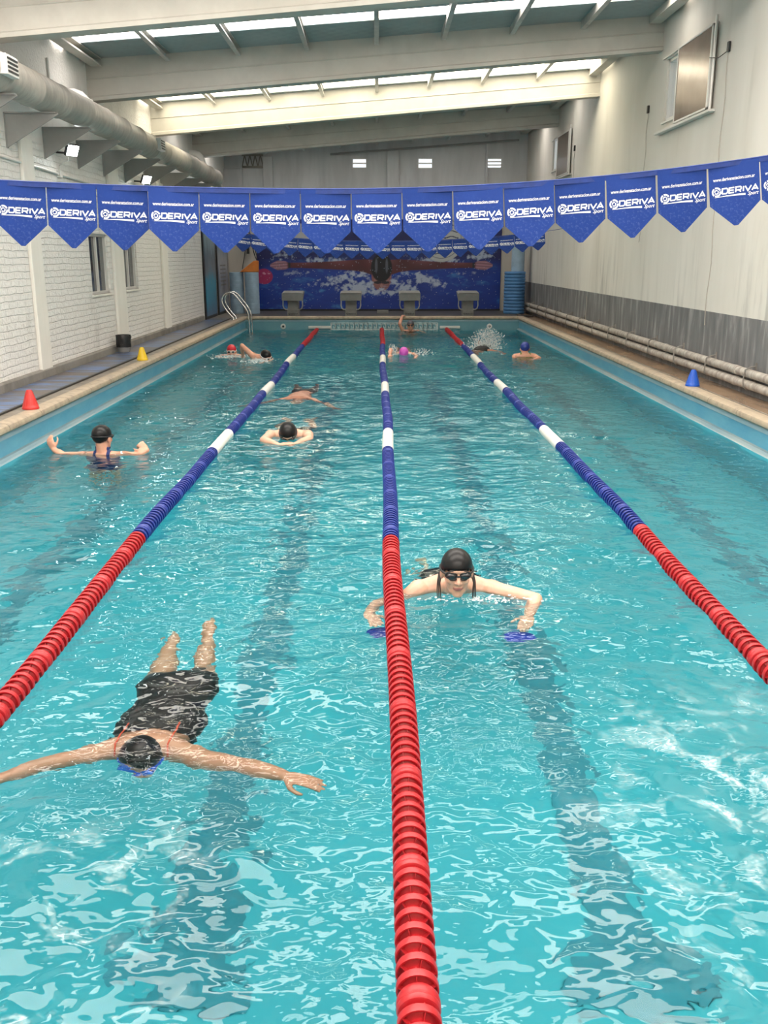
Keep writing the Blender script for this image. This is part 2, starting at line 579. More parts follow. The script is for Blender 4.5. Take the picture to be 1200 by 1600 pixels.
# left wall pilasters and base
for (ya, yb, zt) in ((12.70, 13.12, 3.45), (16.66, 17.30, 3.45), (20.42, 20.92, 3.45), (9.0, 9.4, 3.45)):
    struct(MB().box(XL, XL + 0.05, ya, yb, ZD, zt).build('wall_left_pilaster', M['plaster_white'], bevel=.012))
b = MB()
b.prism([(XL, Y0, ZD), (XL + 0.06, Y0, ZD), (XL + 0.06, Y0, 0.455), (XL + 0.045, Y0, 0.475), (XL, Y0, 0.475)], (0, 24.85 - Y0, 0))
struct(b.build('baseboard_left', M['base']))
# end wall pilasters and beam
for (xa, xb, zb) in ((-4.6, -4.05, 4.5), (-3.42, -3.14, 4.85), (0.29, 0.64, 5.05), (3.24, 3.30, 5.2)):
    struct(MB().box(xa, xb, Y1 - 0.12, Y1, 3.1, zb).build('wall_far_pilaster', M['endwall'], bevel=.01))
# lower beige stretches of the end wall left and right of the mural
struct(MB().box(-4.58, -3.70, Y1 - 0.04, Y1 - .001, ZD, 3.2).build('wall_far_beige_left', M['beige']))
struct(MB().box(3.80, 4.48, Y1 - 0.04, Y1 - .001, ZD, 3.2).build('wall_far_beige_right', M['beige']))

# ---------------------------------------------------------------- pool and deck
DEPTH = 1.25
def zfloor(y): return -(1.15 + 0.75 * (y - PN) / (PF - PN))
b = MB()
t = 0.4
# floor (sloping), then four walls as slabs, waterline bands in their own material
b.cur = 0
b.add([(PL - t, PN - t, zfloor(PN)), (PR + t, PN - t, zfloor(PN)), (PR + t, PF + t, zfloor(PF)), (PL - t, PF + t, zfloor(PF)),
       (PL - t, PN - t, -2.4), (PR + t, PN - t, -2.4), (PR + t, PF + t, -2.4), (PL - t, PF + t, -2.4)],
      [(0, 1, 2, 3), (4, 5, 6, 7), (0, 1, 5, 4), (2, 3, 7, 6), (1, 2, 6, 5), (3, 0, 4, 7)])
struct(b.build('floor_pool', M['pool']))
def side(name, s):
    x = PL if s < 0 else PR
    inn = -s
    prof = [(x + s * 0.4, -2.4), (x + inn * 0.06, -2.4), (x + inn * 0.06, 0.0), (x + inn * .06, .022), (x + inn * 0.045, 0.035), (x + inn * 0.005, 0.05), (x, 0.07), (x, 0.225), (x + inn * .008, .228), (x + inn * .008, 0.285), (x + s * 0.4, 0.285)]
    bb = MB()
    mi = [0, 0, 0, 3, 3, 3, 1, 1, 2, 2, 0]
    n = len(prof)
    vs = [(p, PN - t, z) for p, z in prof] + [(p, PF + t, z) for p, z in prof]
    for i in range(n):
        bb.cur = mi[i] if i < len(mi) else 0
        j = (i + 1) % n
        bb.add([vs[i], vs[j], vs[n + j], vs[n + i]], [(0, 1, 2, 3)])
    # face index i joins prof[i] -> prof[i+1]
    o = struct(bb.build(name, [M['pool'], M['band_blue'], M['band_pale'], M['ledge']]))
    return o
side('wall_pool_left', -1)
side('wall_pool_right', 1)
for nm, y, s in (('wall_pool_far', PF, 1), ('wall_pool_near', PN, -1)):
    bb = MB()
    bb.cur = 0; bb.box(PL - .3, PR + .3, min(y, y + s * t), max(y, y + s * t), -2.4, -0.02)
    bb.cur = 1; bb.box(PL - .3, PR + .3, min(y, y + s * t), max(y, y + s * t), -0.02, 0.235)
    bb.cur = 2; bb.box(PL - .3, PR + .3, min(y - s * .008, y + s * t), max(y - s * .008, y + s * t), 0.235, 0.295)
    struct(bb.build(nm, [M['pool'], M['far_band'], M['band_pale']]))

# lane markings on the pool floor
for cx in (-2.66, -0.74, 0.98, 2.95):
    bb = MB()
    for (xa, xb, ya, yb) in ((cx - .12, cx + .12, 3.1, 24.4), (cx - .24, cx + .24, 2.85, 3.1), (cx - .24, cx + .24, 24.4, 24.65)):
        bb.add([(xa, ya, zfloor(ya) + .003), (xb, ya, zfloor(ya) + .003), (xb, yb, zfloor(yb) + .003), (xa, yb, zfloor(yb) + .003)], [(0, 1, 2, 3)])
        bb.add([(xa, ya, zfloor(ya) - .004), (xb, ya, zfloor(ya) - .004), (xb, yb, zfloor(yb) - .004), (xa, yb, zfloor(yb) - .004)], [(0, 1, 2, 3)])
    struct(bb.build('floor_lane_marking', M['lane_mark']))

def coping(name, pts_in, pts_out):
    pass
def bullnose(s, x):
    """coping cross-section from the pool edge outwards (x, z)"""
    inn = -s
    return [(x + inn * .035, .29), (x + inn * .055, .31), (x + inn * .058, .335), (x + inn * .045, .362), (x + inn * .02, .376), (x + s * .06, .378), (x + s * .115, .37), (x + s * .13, .35), (x + s * .13, .28), (x, .28)]
for nm, s, x in (('trim_1', -1, PL), ('trim_2', 1, PR)):
    p = bullnose(s, x)
    o = MB().prism([(a, PN - .4, z) for a, z in p], (0, PF + .0 - PN + .4, 0)).build(nm, M['coping'], smooth=True, angle=35)
    struct(o)
p = [(-a + 0, z) for a, z in bullnose(1, 0)]
b = MB().prism([(PL - .13, PF - a, z) for a, z in p], (PR - PL + .26, 0, 0))
struct(b.build('trim_3', M['coping'], smooth=True, angle=35))
b = MB().prism([(PL - .13, PN + a, z) for a, z in p], (PR - PL + .26, 0, 0))
struct(b.build('trim_4', M['coping'], smooth=True, angle=35))

# decks
struct(MB().box(XL, PL - .125, Y0, Y1, 0.0, ZD).build('floor_left', M['tile_strip']))
struct(MB().box(PR + .125, XR, Y0, Y1, 0.0, ZD - .005).build('floor_right', M['wet_deck']))
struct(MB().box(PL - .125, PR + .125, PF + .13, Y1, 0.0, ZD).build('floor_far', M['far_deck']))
struct(MB().box(PL - .125, PR + .125, Y0, PN - .13, 0.0, ZD).build('floor_near', M['tile_strip']))
# raised drain strip along the right deck
b = MB().box(PR + .16, PR + .185, PN, Y1 - .5, ZD - .005, ZD + .012)
y = 2.0
while y < 28:
    b.box(PR + .125, PR + .19, y, y + .02, ZD - .005, ZD + .014)
    y += 1.05
struct(b.build('floor_right_drain_strip', M['tile_strip']))
# rubber mat along the left wall: one rolled-out length with a black edge
mt = MB().box(XL + .07, -4.00, 4.0, 25.6, ZD, ZD + .014).build('deck_mat', M['mat'])
tag(mt, 'blue grey slatted rubber mat along the left poolside walkway', 'mat')
b = MB().box(-4.00, -3.965, 4.0, 25.6, ZD, ZD + .02)
b.build('edge_strip', M['black'], mt)

# ---------------------------------------------------------------- water
WX0, WX1, WY0, WY1 = PL + .045, PR - .045, PN - .02, PF + .02
waves = []
for i in range(120):
    lam = 0.13 * (0.75 / 0.13) ** rng.random() if i < 96 else rng.uniform(.8, 2.2)
    ang = rng.normal() * .75 + math.pi / 2 if i % 3 else rng.uniform(0, 2 * math.pi)
    k_ = 2 * math.pi / lam
    slope = .0135 if i < 96 else .008
    waves.append((k_ * math.cos(ang), k_ * math.sin(ang), rng.uniform(0, 6.28), slope * lam / (2 * math.pi)))
DISTURB = [(-1.0, 3.6, 0.9, .010), (0.46, 5.2, 0.9, .012), (-2.85, 9.4, .7, .006), (-1.0, 10.1, .9, .010), (-1.1, 13.2, 1.0, .01), (-3.0, 19.2, .7, .012), (-2.3, 18.5, .8, .012), (.53, 19.4, .7, .012), (2.3, 20.5, .8, .014), (3.0, 19.1, .7, .008)]
def wave_h(X, Y):
    h = np.zeros_like(X)
    for kx, ky, ph, a in waves:
        h += a * np.sin(kx * X + ky * Y + ph)
    # patches of calmer and rougher water
    g = 1.0 + 0.45 * np.sin(1.3 * X + 0.7 * Y + 1) * np.sin(0.65 * Y - 1.1 * X) + .2 * np.sin(2.3 * X - 1.1 * Y)
    h *= g
    for cx, cy, r, a in DISTURB:
        d = np.sqrt((X - cx) ** 2 + (Y - cy) ** 2)
        an = np.arctan2(Y - cy, X - cx)
        h += 0.45 * a * np.cos((d + .05 * np.sin(3 * an + cx) + .04 * np.sin(7 * an + cy)) * 2 * math.pi / 0.28 - 1.0) * (.6 + .4 * np.sin(2 * an + cy)) * np.exp(-(d / r) ** 2)
    return h
xs = np.linspace(WX0, WX1, 310)
ys = np.concatenate([np.linspace(WY0, 9, 340, endpoint=False), np.linspace(9, WY1, 430)])
X, Y = np.meshgrid(xs, ys)
Z = wave_h(X, Y)
ny, nx = X.shape
top = np.stack([X, Y, Z], -1).reshape(-1, 3)
ii = np.arange(ny * nx).reshape(ny, nx)
quads = np.stack([ii[:-1, :-1], ii[:-1, 1:], ii[1:, 1:], ii[1:, :-1]], -1).reshape(-1, 4)
rim = list(ii[0, :]) + list(ii[1:, -1]) + list(ii[-1, -2::-1]) + list(ii[-2:0:-1, 0])
nb = len(rim)
low = top[rim].copy(); low[:, 2] = -2.3
verts = [tuple(p) for p in top] + [tuple(p) for p in low]
base = ny * nx
faces = [tuple(q) for q in quads.tolist()]
faces += [(rim[i], base + i, base + (i + 1) % nb, rim[(i + 1) % nb]) for i in range(nb)]
faces.append(tuple(base + i for i in range(nb))[::-1])
me = bpy.data.meshes.new('water')
me.from_pydata(verts, [], faces)
sm = [True] * len(quads) + [False] * (len(faces) - len(quads))
me.polygons.foreach_set('use_smooth', sm)

k = NT('pool_water')
k.n.remove(k.b)
tc = k.add('ShaderNodeTexCoord')
ob = tc.outputs['Object']
r1 = k.noise(k.coord('Object', (1, 1.3, 1)), 8.0, 1, 0.5, 0.5)
r2 = k.noise(k.coord('Object', (1, 1.2, 1)), 22.0, 1, 0.5, 0.6)
big = k.noise(ob, 0.8, 2, 0.5)
amt = k.ramp(big, [(0.42, 0.10), (0.60, 1.0)])
hh = k.math('ADD', r1, k.math('MULTIPLY', k.math('MULTIPLY', r2, 0.22), amt))
nrm = k.bump(hh, 0.45, 0.03)
gl = k.add('ShaderNodeBsdfGlass')
gl.inputs['IOR'].default_value = 1.33
gl.inputs['Roughness'].default_value = 0.0
gl.inputs['Color'].default_value = (0.97, 1.0, 1.0, 1)
k.link(nrm, gl.inputs['Normal'])
# foam lying on the surface in the near corners
sx = k.add('ShaderNodeSeparateXYZ'); k.link(ob, sx.inputs[0])
f1 = k.noise(ob, 4.2, 5, 0.65, 0.9)
f2 = k.noise(ob, 60, 2, 0.6)
def mr(sock, a, b_, c, d):
    m_ = k.add('ShaderNodeMapRange'); m_.clamp = True
    m_.inputs['From Min'].default_value = a; m_.inputs['From Max'].default_value = b_
    m_.inputs['To Min'].default_value = c; m_.inputs['To Max'].default_value = d
    k.link(sock, m_.inputs['Value'])
    return m_.outputs[0]
right = k.math('MULTIPLY', mr(sx.outputs['X'], 0.65, 1.25, 0, 1), mr(sx.outputs['Y'], 3.2, 4.2, 1, 0))
left = k.math('MULTIPLY', mr(sx.outputs['X'], -0.75, -0.5, 1, 0), mr(sx.outputs['Y'], 2.6, 3.0, 1, 0))
area = k.math('MAXIMUM', right, left)
fo = k.math('MULTIPLY', k.ramp(f1, [(0.51, 0.0), (0.70, 0.6)]), area)
fo = k.math('MULTIPLY', fo, k.ramp(f2, [(0.35, 0.25), (0.6, 1.0)]))
df = k.add('ShaderNodeBsdfDiffuse'); df.inputs[0].default_value = (0.85, 0.92, 0.93, 1)
ms = k.add('ShaderNodeMixShader')
k.link(fo, ms.inputs[0]); k.link(gl.outputs[0], ms.inputs[1]); k.link(df.outputs[0], ms.inputs[2])
k.link(ms.outputs[0], k.out.inputs['Surface'])
va = k.add('ShaderNodeVolumeAbsorption')
va.inputs['Color'].default_value = (0.08, 0.89, 0.87, 1)
va.inputs['Density'].default_value = 0.30
k.link(va.outputs[0], k.out.inputs['Volume'])
me.materials.append(k.m)
wat = link('water', me)
struct(wat)
#SECTION2
# ---------------------------------------------------------------- windows
def window_lr(name, x, s, h, label, glass, sash=2, louvre=False):
    """window in a side wall; s = direction of the outdoors along x"""
    y0, y1, z0, z1 = h
    w_ = empty(name, (x + s * .1, (y0 + y1) / 2, z0))
    w_['kind'] = 'structure'; w_['label'] = label
    b = MB()
    xa, xb = sorted((x + s * .03, x + s * .12))
    f = .045
    b.box(xa, xb, y0, y1, z0, z0 + f).box(xa, xb, y0, y1, z1 - f, z1).box(xa, xb, y0, y0 + f, z0, z1).box(xa, xb, y1 - f, y1, z0, z1)
    ym = (y0 + y1) / 2
    b.box(xa + .01, xb - .01, ym - .03, ym + .03, z0, z1)
    b.build('window_frame', M['alu'], w_, bevel=.004)
    for (a, c) in ((y0 + f, ym - .03), (ym + .03, y1 - f)):
        xm = x + s * .08
        b2 = MB().box(xm - .004, xm + .004, a, c, z0 + f, z1 - f)
        b2.build('pane', glass, w_)
    xo = x - s * .02
    xa, xb = sorted((x - s * .03, x + s * .12))
    MB().box(xa, xb, y0 - .04, y1 + .04, z0 - .035, z0).build('window_sill', M['plaster_white'], w_, bevel=.006)
    if louvre:
        b3 = MB()
        yy = y0 + .08
        while yy < y1 - .06:
            b3.box(x + s * .17, x + s * .185, yy, yy + .035, z0 + .02, z1 - .02)
            yy += .085
        b3.build('burglar_bars', M['white_metal'], w_)
    return w_
k = NT('clear_window_glass')
tr = k.add('ShaderNodeBsdfTransparent'); gs = k.add('ShaderNodeBsdfGlossy'); gs.inputs['Roughness'].default_value = .03
mx = k.add('ShaderNodeMixShader'); mx.inputs[0].default_value = .12
k.link(tr.outputs[0], mx.inputs[1]); k.link(gs.outputs[0], mx.inputs[2]); k.link(mx.outputs[0], k.out.inputs[0])
M['clear_glass'] = k.m
window_lr('window_1', XL, -1, LW[0], 'dark sliding window in the white brick wall, nearer of two', M['glass_dark'])
window_lr('window_2', XL, -1, LW[1], 'dark sliding window in the white brick wall, farther of two', M['glass_dark'])
window_lr('window_3', XR, 1, RW[0], 'high window with louvre bars beside the brown sliding board', M['clear_glass'], louvre=True)
window_lr('window_4', XR, 1, RW[1], 'high narrow window near the far end of the right wall', M['clear_glass'])
# near-black sheet whose colour stands for the unlit space behind the left windows
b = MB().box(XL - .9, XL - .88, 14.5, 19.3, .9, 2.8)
struct(b.build('wall_dark_backdrop', M['dark']))
for i, (xa, xb, za, zb) in enumerate(FW):
    w_ = empty('window_%d' % (5 + i), ((xa + xb) / 2, Y1 + .1, za)); w_['kind'] = 'structure'
    b = MB()
    f = .025
    b.box(xa, xb, Y1 + .02, Y1 + .1, za, za + f).box(xa, xb, Y1 + .02, Y1 + .1, zb - f, zb).box(xa, xa + f, Y1 + .02, Y1 + .1, za, zb).box(xb - f, xb, Y1 + .02, Y1 + .1, za, zb)
    b.build('window_frame', M['alu'], w_)
    b = MB()
    for q in ((.5,), (.5,), (.33, .66))[i]:
        zz = za + (zb - za) * q
        b.box(xa + f, xb - f, Y1 + .04, Y1 + .09, zz - .018, zz + .018, )
    b.build('louvre_slat', M['alu'], w_)
    MB().box(xa + f, xb - f, Y1 + .06, Y1 + .066, za + f, zb - f).build('pane', M['clear_glass'], w_)
# shrub outside the near high window
b = MB()
for i in range(260):
    c = V((rng.uniform(4.85, 5.5), rng.uniform(14.6, 16.3), rng.uniform(3.7, 5.2)))
    a = V(rng.normal(size=3)).normalized() * rng.uniform(.05, .11)
    q = V(rng.normal(size=3)).normalized().cross(a).normalized() * .035
    b.add([c - a, c + q, c + a, c - q], [(0, 1, 2, 3)])
tag(b.build('garden_shrub', mat('leaf_green', (.10, .20, .03), .5, 0, .6, 3, col2=(.22, .30, .06))), 'green leaves outside the high window in the right wall', 'foliage', kind='stuff')

# sliding boards beside the high windows
k = NT('bronze_board')
n1 = k.noise(k.coord('Object'), 2.5, 5)
k.link(k.ramp(n1, [(.3, (.30, .235, .195)), (.7, (.23, .18, .15))]), k.b.inputs['Base Color'])
k.b.inputs['Roughness'].default_value = .22
k.b.inputs['Metallic'].default_value = .35
k.link(k.bump(k.noise(k.coord('Object', (1, 3, 1)), 4, 3), .12, .01), k.b.inputs['Normal'])
M['bronze'] = k.m
def slide_board(y0, y1, z0, z1, yr, label):
    x = XR
    t_ = empty('sliding_board', (x - .05, (y0 + y1) / 2, z0), label, 'shutter', 'sliding boards of the high windows')
    MB().box(x - .075, x - .05, y0 + .04, y1 - .03, z0 + .03, z1 - .03).build('board', M['bronze'], t_)
    b = MB()
    b.box(x - .085, x - .035, y0, y0 + .045, z0, z1).box(x - .085, x - .045, y1 - .03, y1, z0, z1)
    b.box(x - .085, x - .045, y0, y1, z0, z0 + .03).box(x - .085, x - .045, y0, y1, z1 - .03, z1)
    b.build('board_frame', M['alu'], t_, bevel=.004)
    MB().box(x - .09, x, y0 - .12, yr, z0 - .045, z0 - .012).build('bottom_rail', M['alu'], t_, bevel=.004)
    MB().box(x - .03, x, y0 + .02, yr, z1 + .005, z1 + .025).build('top_rail', M['alu'], t_)
    MB().tube([(x - .05, y0 - .03, z0 - .02), (x - .05, y0 - .03, z1 + .09)], .02, 8).build('end_post', M['alu'], t_)
slide_board(13.42, 14.90, 3.87, 4.92, 15.85, 'bronze sliding board on rails beside the louvred high window')
slide_board(22.90, 24.34, 3.84, 4.80, 25.5, 'dark sliding board on rails far along the right wall')

# wires with little pull boxes on the right wall
M['wire'] = mat('dusty_wire', (.42, .38, .33), .7)
def wire(pts, boxes, label):
    t_ = empty('wall_wire', pts[-1], label, 'wire')
    MB().tube(pts, .005, 6).build('cable', M['wire'], t_)
    for (y, z) in boxes:
        MB().box(XR - .035, XR, y - .03, y + .03, z - .07, z + .05).build('pull_box', M['black'], t_, bevel=.006)
def wv_pts(y, z0, z1, n=18, a=.03):
    return [(XR - .012, y + a * math.sin(i * 1.3 + y) + .02 * math.sin(i * .37), z0 + (z1 - z0) * i / (n - 1)) for i in range(n)]
wire(wv_pts(12.95, 4.55, 1.05) , [(12.95, 4.55)], 'thin wire hanging from a black pull box right of the bronze board')
wire(wv_pts(16.55, 4.32, 2.2), [(16.55, 4.32)], 'thin wire hanging from a pull box left of the louvred high window')
wire(wv_pts(20.4, 1.15, .62, 8, .01), [], 'short pale wire running down the grey cement dado')
tag(MB().tube([(XR - .015, 12.95, 4.5), (XR - .05, 13.2, 4.46), (XR - .1, 13.42, 4.50)], .006, 6).build('tie_cord', M['black']), 'black cord tied from the pull box to the bronze board', 'cord')
wire(wv_pts(22.5, 4.35, 3.0), [(22.5, 4.35)], 'thin wire and pull box near the dark far sliding board')

# ---------------------------------------------------------------- two long pipes along the right wall
M['oldpipe'] = mat('dirty_white_pipe', (.46, .43, .385), .55, 0, .5, 7, .2, 20, col2=(.22, .19, .165), vscale=(1, 2, 1))
for z, x, lb in ((.615, XR - .075, 'upper of the two dirty white pipes along the grey dado'), (.485, XR - .085, 'lower of the two dirty white pipes along the grey dado')):
    t_ = empty('wall_pipe', (x, 6, z), lb, 'pipe', 'pipes along the right wall')
    MB().tube([(x, 4.5, z), (x, 28.9, z)], .052, 14).build('pipe_run', M['oldpipe'], t_, smooth=True)
    y = 5.6
    while y < 28.5:
        MB().tube([(x, y, z), (x, y + .12, z)], .058, 14).build('pipe_collar', M['oldpipe'], t_, smooth=True)
        y += 2.9
y = 7.0
k_ = 0
while y < 28.5:
    b = MB()
    b.box(XR - .02, XR, y - .012, y + .012, .42, .74)
    b.tube([(XR - .01, y, .70), (XR - .075, y, .69), (XR - .135, y, .66), (XR - .147, y, .56), (XR - .15, y, .47), (XR - .10, y, .425), (XR - .01, y, .425)], .009, 6)
    o = b.build('pipe_bracket', M['base'])
    tag(o, 'thin metal clip holding the two pipes to the grey dado', 'bracket', 'clips of the right wall pipes')
    y += 1.35

# ---------------------------------------------------------------- duct on the left wall
t_ = empty('air_duct', (-4.10, 15, 3.88), 'long pale round air duct on triangular brackets, left wall', 'duct')
pts, rad = [], []
y = 6.0
while y < 24.6:
    for dy, r in ((0, .203), (.9, .203), (.91, .211), (.95, .211), (.96, .203)):
        pts.append((-4.12, y + dy, 3.892 + .01 * math.sin(y))); rad.append(r)
    y += 1.0
MB().tube(pts, rad, 20).build('duct_run', M['duct'], t_, smooth=True, angle=60)
for y in (10.75, 17.9):
    g = MB().box(-3.96, -3.86, y - .17, y + .17, 3.80, 4.0).build('grille', M['white_metal'], t_, bevel=.006)
    b = MB()
    for i in range(4):
        b.box(-3.862, -3.852, y - .14, y + .14, 3.825 + i * .042, 3.845 + i * .042)
    b.build('grille_slot', M['black'], g)
BY = [9.7, 11.0, 12.35, 13.71, 15.2, 16.57, 17.94, 19.4, 20.87, 22.26, 23.7]
names = ['', '', 'first', 'second', 'third', 'fourth', 'fifth', 'sixth', 'seventh', 'eighth', 'ninth']
for i, y in enumerate(BY[1:], 1):
    b = MB()
    b.prism([(XL, y - .01, 3.668), (-3.94, y - .01, 3.668), (-3.93, y - .01, 3.645), (XL, y - .01, 3.26)], (0, .02, 0))
    b.box(XL, -3.95, y - .03, y + .03, 3.658, 3.674)
    b.box(XL, XL + .012, y - .03, y + .03, 3.26, 3.67)
    lb = 'grey triangular duct bracket on the left wall, cut off by the photo edge' if i == 1 else 'grey triangular duct bracket, %s whole one counted from the near end' % names[i]
    tag(b.build('duct_bracket', M['grey_paint']), lb, 'bracket', 'triangular brackets under the air duct')

# white elbow pipes out of the wall above the duct
for y, z, lb in ((14.9, 4.27, 'white elbow pipe dropping into the middle of the air duct'), (24.3, 4.40, 'white elbow pipe above the far end of the air duct')):
    b = MB().tube([(XL, y, z), (XL + .12, y, z), (XL + .2, y, z - .03), (XL + .27, y, z - .10), (XL + .29, y, z - .18), (XL + .29, y, 4.14)], .085, 14)
    b.tube([(XL + .29, y, 4.15), (XL + .29, y, 4.20)], .095, 14)
    tag(b.build('elbow_pipe', M['pvc'], smooth=True), lb, 'pipe', 'elbow pipes above the duct')
b = MB().tube([(XL + .02, 14.12, 4.2), (XL + .02, 14.12, 4.62)], .018, 8)
tag(b.build('wall_conduit', M['pvc']), 'short vertical white conduit high on the left wall', 'pipe')
# dark slim pipe running down from the end of the duct
b = MB().tube([(-4.15, 25.3, 3.85), (-4.2, 26.8, 3.6), (-4.3, 29.4, 3.0)], .05, 10)
tag(b.build('drain_pipe', M['grey_paint'], smooth=True), 'dim sloping pipe beyond the far end of the duct', 'pipe')

# floodlights
fl = None
for i, (y, z, lb) in enumerate(((14.2, 3.42, 'small lit floodlight under the duct, nearest of three'), (18.6, 3.36, 'small lit floodlight under the duct, middle of three'), (25.25, 3.88, 'small lit floodlight at the far end of the duct'))):
    t_ = empty('flood_light', (XL, y, z), lb, 'light', 'floodlights on the left wall')
    Mx = Matrix.Translation((-4.36, y, z)) @ Matrix.Rotation(R_(-35), 4, 'Z') @ Matrix.Rotation(R_(28), 4, 'Y')
    h = MB().box(-.05, .0, -.10, .10, -.085, .085, Mx).build('housing', M['black'], t_, bevel=.006)
    MB().box(.001, .006, -.088, .088, -.072, .072, Mx).build('lamp_glass', M['lamp'], t_)
    MB().tube([(XL, y, z - .02), (-4.46, y, z - .03), (-4.40, y, z)], .014, 8).build('mount_arm', M['black'], t_)
    if i < 2:
        b = MB().tube([(-4.42, y, z - .05), (-4.44, y + .02, z - .13), (XL + .03, y, z - .2), (XL + .02, y, z - .3)], .008, 6)
        b.box(XL, XL + .05, y - .05, y + .05, z - .36, z - .27)
        b.build('junction_box', M['pvc'], t_)
b = MB().tube([(XL + .02, 9.0, 3.20), (XL + .02, 12.0, 3.14), (XL + .02, 13.4, 3.12), (XL + .02, 14.3, 3.10), (XL + .02, 16.0, 3.08), (XL + .02, 18.6, 3.02), (XL + .02, 22, 2.98)], .018, 8)
tag(b.build('wall_cable', M['pvc']), 'pale cable conduit sagging along the brick wall below the brackets', 'cable')

# truss in the far left corner and rail under the end beam
b = MB()
yt = Y1 - .03
for z in (4.56, 4.9):
    b.box(-4.05, -3.42, yt - .03, yt + .03, z - .03, z + .03)
for i in range(4):
    xa = -4.05 + i * .157
    b.tube([(xa, yt, 4.56), (xa + .08, yt, 4.9)], .016, 6).tube([(xa + .08, yt, 4.9), (xa + .157, yt, 4.56)], .016, 6)
tag(b.build('steel_truss', M['base']), 'dark steel lattice truss high in the far left corner', 'truss')
b = MB().tube([(-1.4, Y1 - .2, zroof(-1.4) - .28), (4.2, Y1 - .2, zroof(4.2) - .28)], .03, 8)
tag(b.build('wall_rail', M['grey_paint']), 'sloping grey rail along the top of the far wall', 'rail')

# ---------------------------------------------------------------- logo drawing
def stroke(b, pts, wd, y=0.0, th=.0012, closed=False):
    """flat polyline of width wd in the xz-plane"""
    pts = [V((p[0], p[1])) for p in pts]
    n = len(pts)
    L, Rr = [], []
    for i, p in enumerate(pts):
        if closed:
            d0 = (p - pts[i - 1]).normalized(); d1 = (pts[(i + 1) % n] - p).normalized()
        else:
            d0 = (p - pts[i - 1]).normalized() if i > 0 else (pts[1] - p).normalized()
            d1 = (pts[i + 1] - p).normalized() if i < n - 1 else d0
        n0 = V((-d0.y, d0.x)); n1 = V((-d1.y, d1.x))
        m_ = (n0 + n1).normalized()
        s = wd / 2 / max(.45, m_.dot(n0))
        L.append(p + m_ * s); Rr.append(p - m_ * s)
    vs = [(q.x, y, q.y) for q in L] + [(q.x, y, q.y) for q in Rr]
    fs = [(i, (i + 1) % n, n + (i + 1) % n, n + i) for i in range(n if closed else n - 1)]
    b.add(vs, fs)
GL = {  # square-cornered wide capitals in a 1 x 1 box
    'D': [[(0, 0), (0, 1), (.8, 1), (1, .8), (1, .2), (.8, 0), (0, 0)]],
    'E': [[(1, 1), (0, 1), (0, 0), (1, 0)], [(0, .5), (.9, .5)]],
    'R': [[(0, 0), (0, 1), (.85, 1), (1, .85), (1, .55), (.85, .42), (0, .42)], [(.5, .42), (1, 0)]],
    'I': [[(.5, 0), (.5, 1)]],
    'V': [[(0, 1), (.5, 0), (1, 1)]],
    'A': [[(0, 0), (.5, 1), (1, 0)], [(.2, .3), (.8, .3)]],
}
def text_mesh(s, size, bold=0.0, shear=0.0):
    cu = bpy.data.curves.new('lettering', 'FONT')
    cu.body = s
    cu.size = size
    cu.offset = bold
    cu.shear = shear
    cu.resolution_u = 2
    o = bpy.data.objects.new('lettering', cu)
    COL.objects.link(o)
    dg = bpy.context.evaluated_depsgraph_get()
    me = bpy.data.meshes.new_from_object(o.evaluated_get(dg))
    bpy.data.objects.remove(o)
    vs = [(v.co.x, v.co.y) for v in me.vertices]
    fs = [tuple(p.vertices) for p in me.polygons]
    return vs, fs
def put_text(b, s, x0, x1, z0, hgt, y, bold=0.0, shear=0.0):
    vs, fs = text_mesh(s, 1.0, bold, shear)
    mx_ = max(v[0] for v in vs); mn = min(v[0] for v in vs)
    my = max(v[1] for v in vs); mny = min(v[1] for v in vs)
    sx_, sz = (x1 - x0) / (mx_ - mn), hgt / (my - mny)
    b.add([(x0 + (v[0] - mn) * sx_, y, z0 + (v[1] - mny) * sz) for v in vs], fs)
def logo(b, x0, z0, wd, y):
    """round emblem, six capitals, swoosh and a script word; wd = total width"""
    u = wd / 260.0
    cx, cz = x0 + 28 * u, z0 + 45 * u
    for a0, a1, r, w_ in ((20, 110, 22, 9), (125, 230, 22, 9), (245, 365, 22, 9), (60, 190, 10, 6), (215, 400, 10, 6)):
        pts = [(cx + r * u * math.cos(R_(a)), cz + r * u * math.sin(R_(a))) for a in np.linspace(a0, a1, 9)]
        stroke(b, pts, w_ * u, y)
    x = x0 + 60 * u
    for ch, wl in zip('DERIVA', (30, 27, 30, 8, 34, 34)):
        for pl in GL[ch]:
            stroke(b, [(x + (p[0] * wl + (p[1] - .5) * 3) * u, z0 + (32 + p[1] * 27) * u) for p in pl], 7.5 * u, y)
        x += (wl + (5 if ch in 'VI' else 9)) * u
    # swoosh
    n = 12
    vs = []
    for i in range(n + 1):
        t_ = i / n
        xx = x0 + (16 + 172 * t_) * u
        zt = z0 + (17 + 5 * math.sin(t_ * 2.2)) * u
        vs += [(xx, y, zt), (xx, y, zt - (1.5 + 9.5 * t_) * u)]
    b.add(vs, [(2 * i, 2 * i + 1, 2 * i + 3, 2 * i + 2) for i in range(n)])
    put_text(b, 'Sport', x0 + 200 * u, x0 + 262 * u, z0 + 1 * u, 26 * u, y - .0004, .008, .5)

